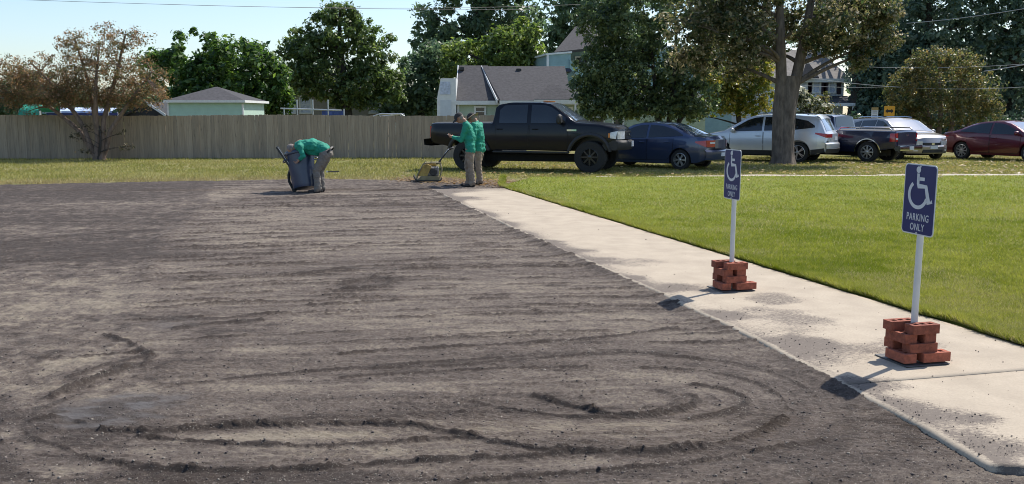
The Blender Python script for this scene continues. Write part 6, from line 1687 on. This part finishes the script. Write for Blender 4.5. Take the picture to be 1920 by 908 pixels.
for i in range(5):
    el = R(-30 + 118 * i / 4); sv = Vector((0, 1, 0)); rows.append([hcb + upb * (.008 + .098 * math.sin(el)) + (fwb * math.cos(a) * -.104 + sv * math.sin(a) * .084) * math.cos(el) for a in [R(-110 + 220 * k / 14) for k in range(15)]])
MB().grid(rows).build('hair', HAIR, bent, 60)

# rubbish bin, tilted
BINM = mk('blue_bin_plastic', (.036, .052, .096), .28, .15, 5, spec=.6)
bb = G(571, 360.5)
bin_ = tag(empty('rubbish_bin', bb + Vector((0, 0, .05))), 'round dark blue plastic rubbish bin tipped slightly to the left', 'bin'); bin_.location.z += .035; bin_.rotation_euler = (R(-14), R(-9), 0); bin_.scale = (1.1, 1.1, 1.04)
prof = [(.20, .0), (.205, .02), (.215, .05), (.268, .66), (.272, .68), (.300, .685), (.305, .70), (.305, .745), (.298, .755), (.278, .755), (.270, .74), (.262, .66), (.205, .03), (.0, .03)]
MB().lathe(prof, 48, 'z', cap=False).build('shell', BINM, bin_, 35)
MB().lathe([(.0, .0), (.20, .0)], 48, 'z', cap=False).build('bottom', BINM, bin_)
for a in (R(200), R(20)):
    b = MB(); c_, s_ = math.cos(a), math.sin(a); q = lambda r, l, z: (r * c_ - l * s_, r * s_ + l * c_, z)
    b.tube([q(.27, -.09, .60), q(.325, -.085, .59), q(.335, 0, .585), q(.325, .085, .59), q(.27, .09, .60)], .014, 8); b.build('handle', BINM, bin_, 50)
DOLLY = mk('dolly_black', (.02, .02, .02), .7, .2)
dl = tag(empty('bin_dolly', (bb.x - .33, bb.y + .05, 0)), 'black wheeled dolly strapped low on the left side of the blue bin', 'dolly')
MB().tube([(.04, 0, .52), (-.01, 0, .36), (.0, 0, .22), (.08, 0, .06)], .030, 8).build('bracket', DOLLY, dl, 50)
MB().lathe([(.045, -.02), (.05, -.015), (.05, .015), (.045, .02)], 18, 'y', (.11, -.02, .05)).build('caster', DOLLY, dl, 40)
# long flat bar standing in the bin
t0, t1 = P(520, 277, bb.y - .02), P(556, 330, bb.y - .02)
d = (t1 - t0); ang = math.atan2(d.z, d.x)
br = tag(empty('straight_edge', t0), 'long dark flat bar leaning out of the bin to the left', 'bar'); br.rotation_euler = (0, -ang, 0)
MB().box((.34, 0, 0), (.72, .03, .062), bev=.006).build('bar', mk('dark_metal_bar', (.045, .045, .045), .45, .2, metal=.4), br); MB().box((.34, -.018, .018), (.70, .006, .010)).build('edge_strip', GALV, br)
# rod lying on the grass
r0 = G(612, 325.5, -.01)
rod = tag(empty('metal_rod', r0 + Vector((0, 0, .03))), 'short dark rod lying on the grass right of the bent man', 'rod')
MB().tube([(0, 0, .02), (.36, .04, .022)], .018, 8).build('shaft', mk('rod_metal', (.06, .055, .05), .6, .2), rod); MB().tube([(.0, 0, .02), (.04, .004, .02)], .024, 8).build('collar', GALV, rod)

# plate compactor
YELL = mk('machine_yellow', (.40, .28, .07), .55, .4, 9); CREAM = mk('machine_cream', (.24, .205, .115), .6, .25, 9); DKM = mk('machine_dark', (.05, .048, .045), .6, .3, 14, metal=.2); GREYM = mk('engine_grey', (.20, .19, .175), .6, .3, 10)
cb = G(806, 340.5)
cp = tag(empty('plate_compactor', cb, R(4)), 'yellow plate compactor with its handle up beside the two standing men', 'compactor')
rows = []
for j, y in enumerate(np.linspace(-.22, .22, 5)):
    rows.append([(x, y, z) for x, z in ((-.40, .14), (-.36, .06), (-.30, .012), (.22, .012), (.28, .03), (.30, .07))])
rows2 = [[(p[0] * .97, p[1], p[2] + .035) for p in r] for r in rows]
b = MB().grid(rows).grid(rows2)
for r, q in ((rows[0], rows2[0]), (rows[-1], rows2[-1])): b.grid([r, q])
b.grid([[r[0] for r in rows], [r[0] for r in rows2]]).grid([[r[-1] for r in rows], [r[-1] for r in rows2]])
b.build('base_plate', DKM, cp, 30)
MB().prism([(-.30, .05), (.24, .05), (.22, .14), (-.20, .15)], lambda p: (p[0], -.19, p[1]), lambda p: (p[0], .19, p[1])).build('deck', CREAM, cp)
MB().prism([(-.31, .14), (-.06, .14), (.05, .38), (-.06, .44), (-.14, .42)], lambda p: (p[0], -.17, p[1]), lambda p: (p[0], -.06, p[1])).build('belt_guard', YELL, cp)
e = MB().box((.06, .02, .25), (.34, .30, .24), bev=.03); e.box((-.02, .02, .37), (.16, .2, .08), bev=.03); e.build('engine', GREYM, cp)
MB().lathe([(.02, -.15), (.085, -.15), (.095, -.13), (.095, -.10)], 20, 'y', (.09, 0, .24)).build('recoil_starter', DKM, cp, 40)
MB().box((.02, .05, .42), (.30, .20, .09), bev=.025).build('fuel_tank', YELL, cp)
for y in (-.20, .20):
    b = MB().tube([(-.32, y, .07), (-.30, y, .16), (-.16, y, .43), (-.10, y, .46), (.20, y, .47), (.27, y, .43), (.30, y, .30), (.24, y, .08)], .016, 8); b.build('roll_bar', CREAM, cp, 50)
for x, z in ((-.10, .462), (.20, .472)): MB().tube([(x, -.2, z), (x, .2, z)], .014, 8).build('cross_bar', CREAM, cp, 50)
for x in (-.12, .02): MB().tube([(x, -.19, .47), (x + .03, -.19, .52), (x + .06, -.19, .47)], .010, 6).build('lifting_eye', CREAM, cp, 50)
for y in (-.17, .17):
    MB().tube([(.16, y, .44), (.22, y, .47), (.45, y, .76), (.51, y, .81)], .015, 8).build('handle_arm', DKM, cp, 50)
    MB().tube([(.20, y, .44), (.28, y, .44), (.27, y, .54)], .012, 6).build('handle_gusset', DKM, cp, 50)
MB().tube([(.51, -.18, .81), (.58, -.17, .83), (.58, .17, .83), (.51, .18, .81)], .017, 8).build('handle_grip', DKM, cp, 50)
b = MB().box((0, 0, 0), (.15, .34, .012)); o = b.build('instruction_plate', WHITEM, cp); o.location = (.42, 0, .735); o.rotation_euler = (0, R(-54), 0)
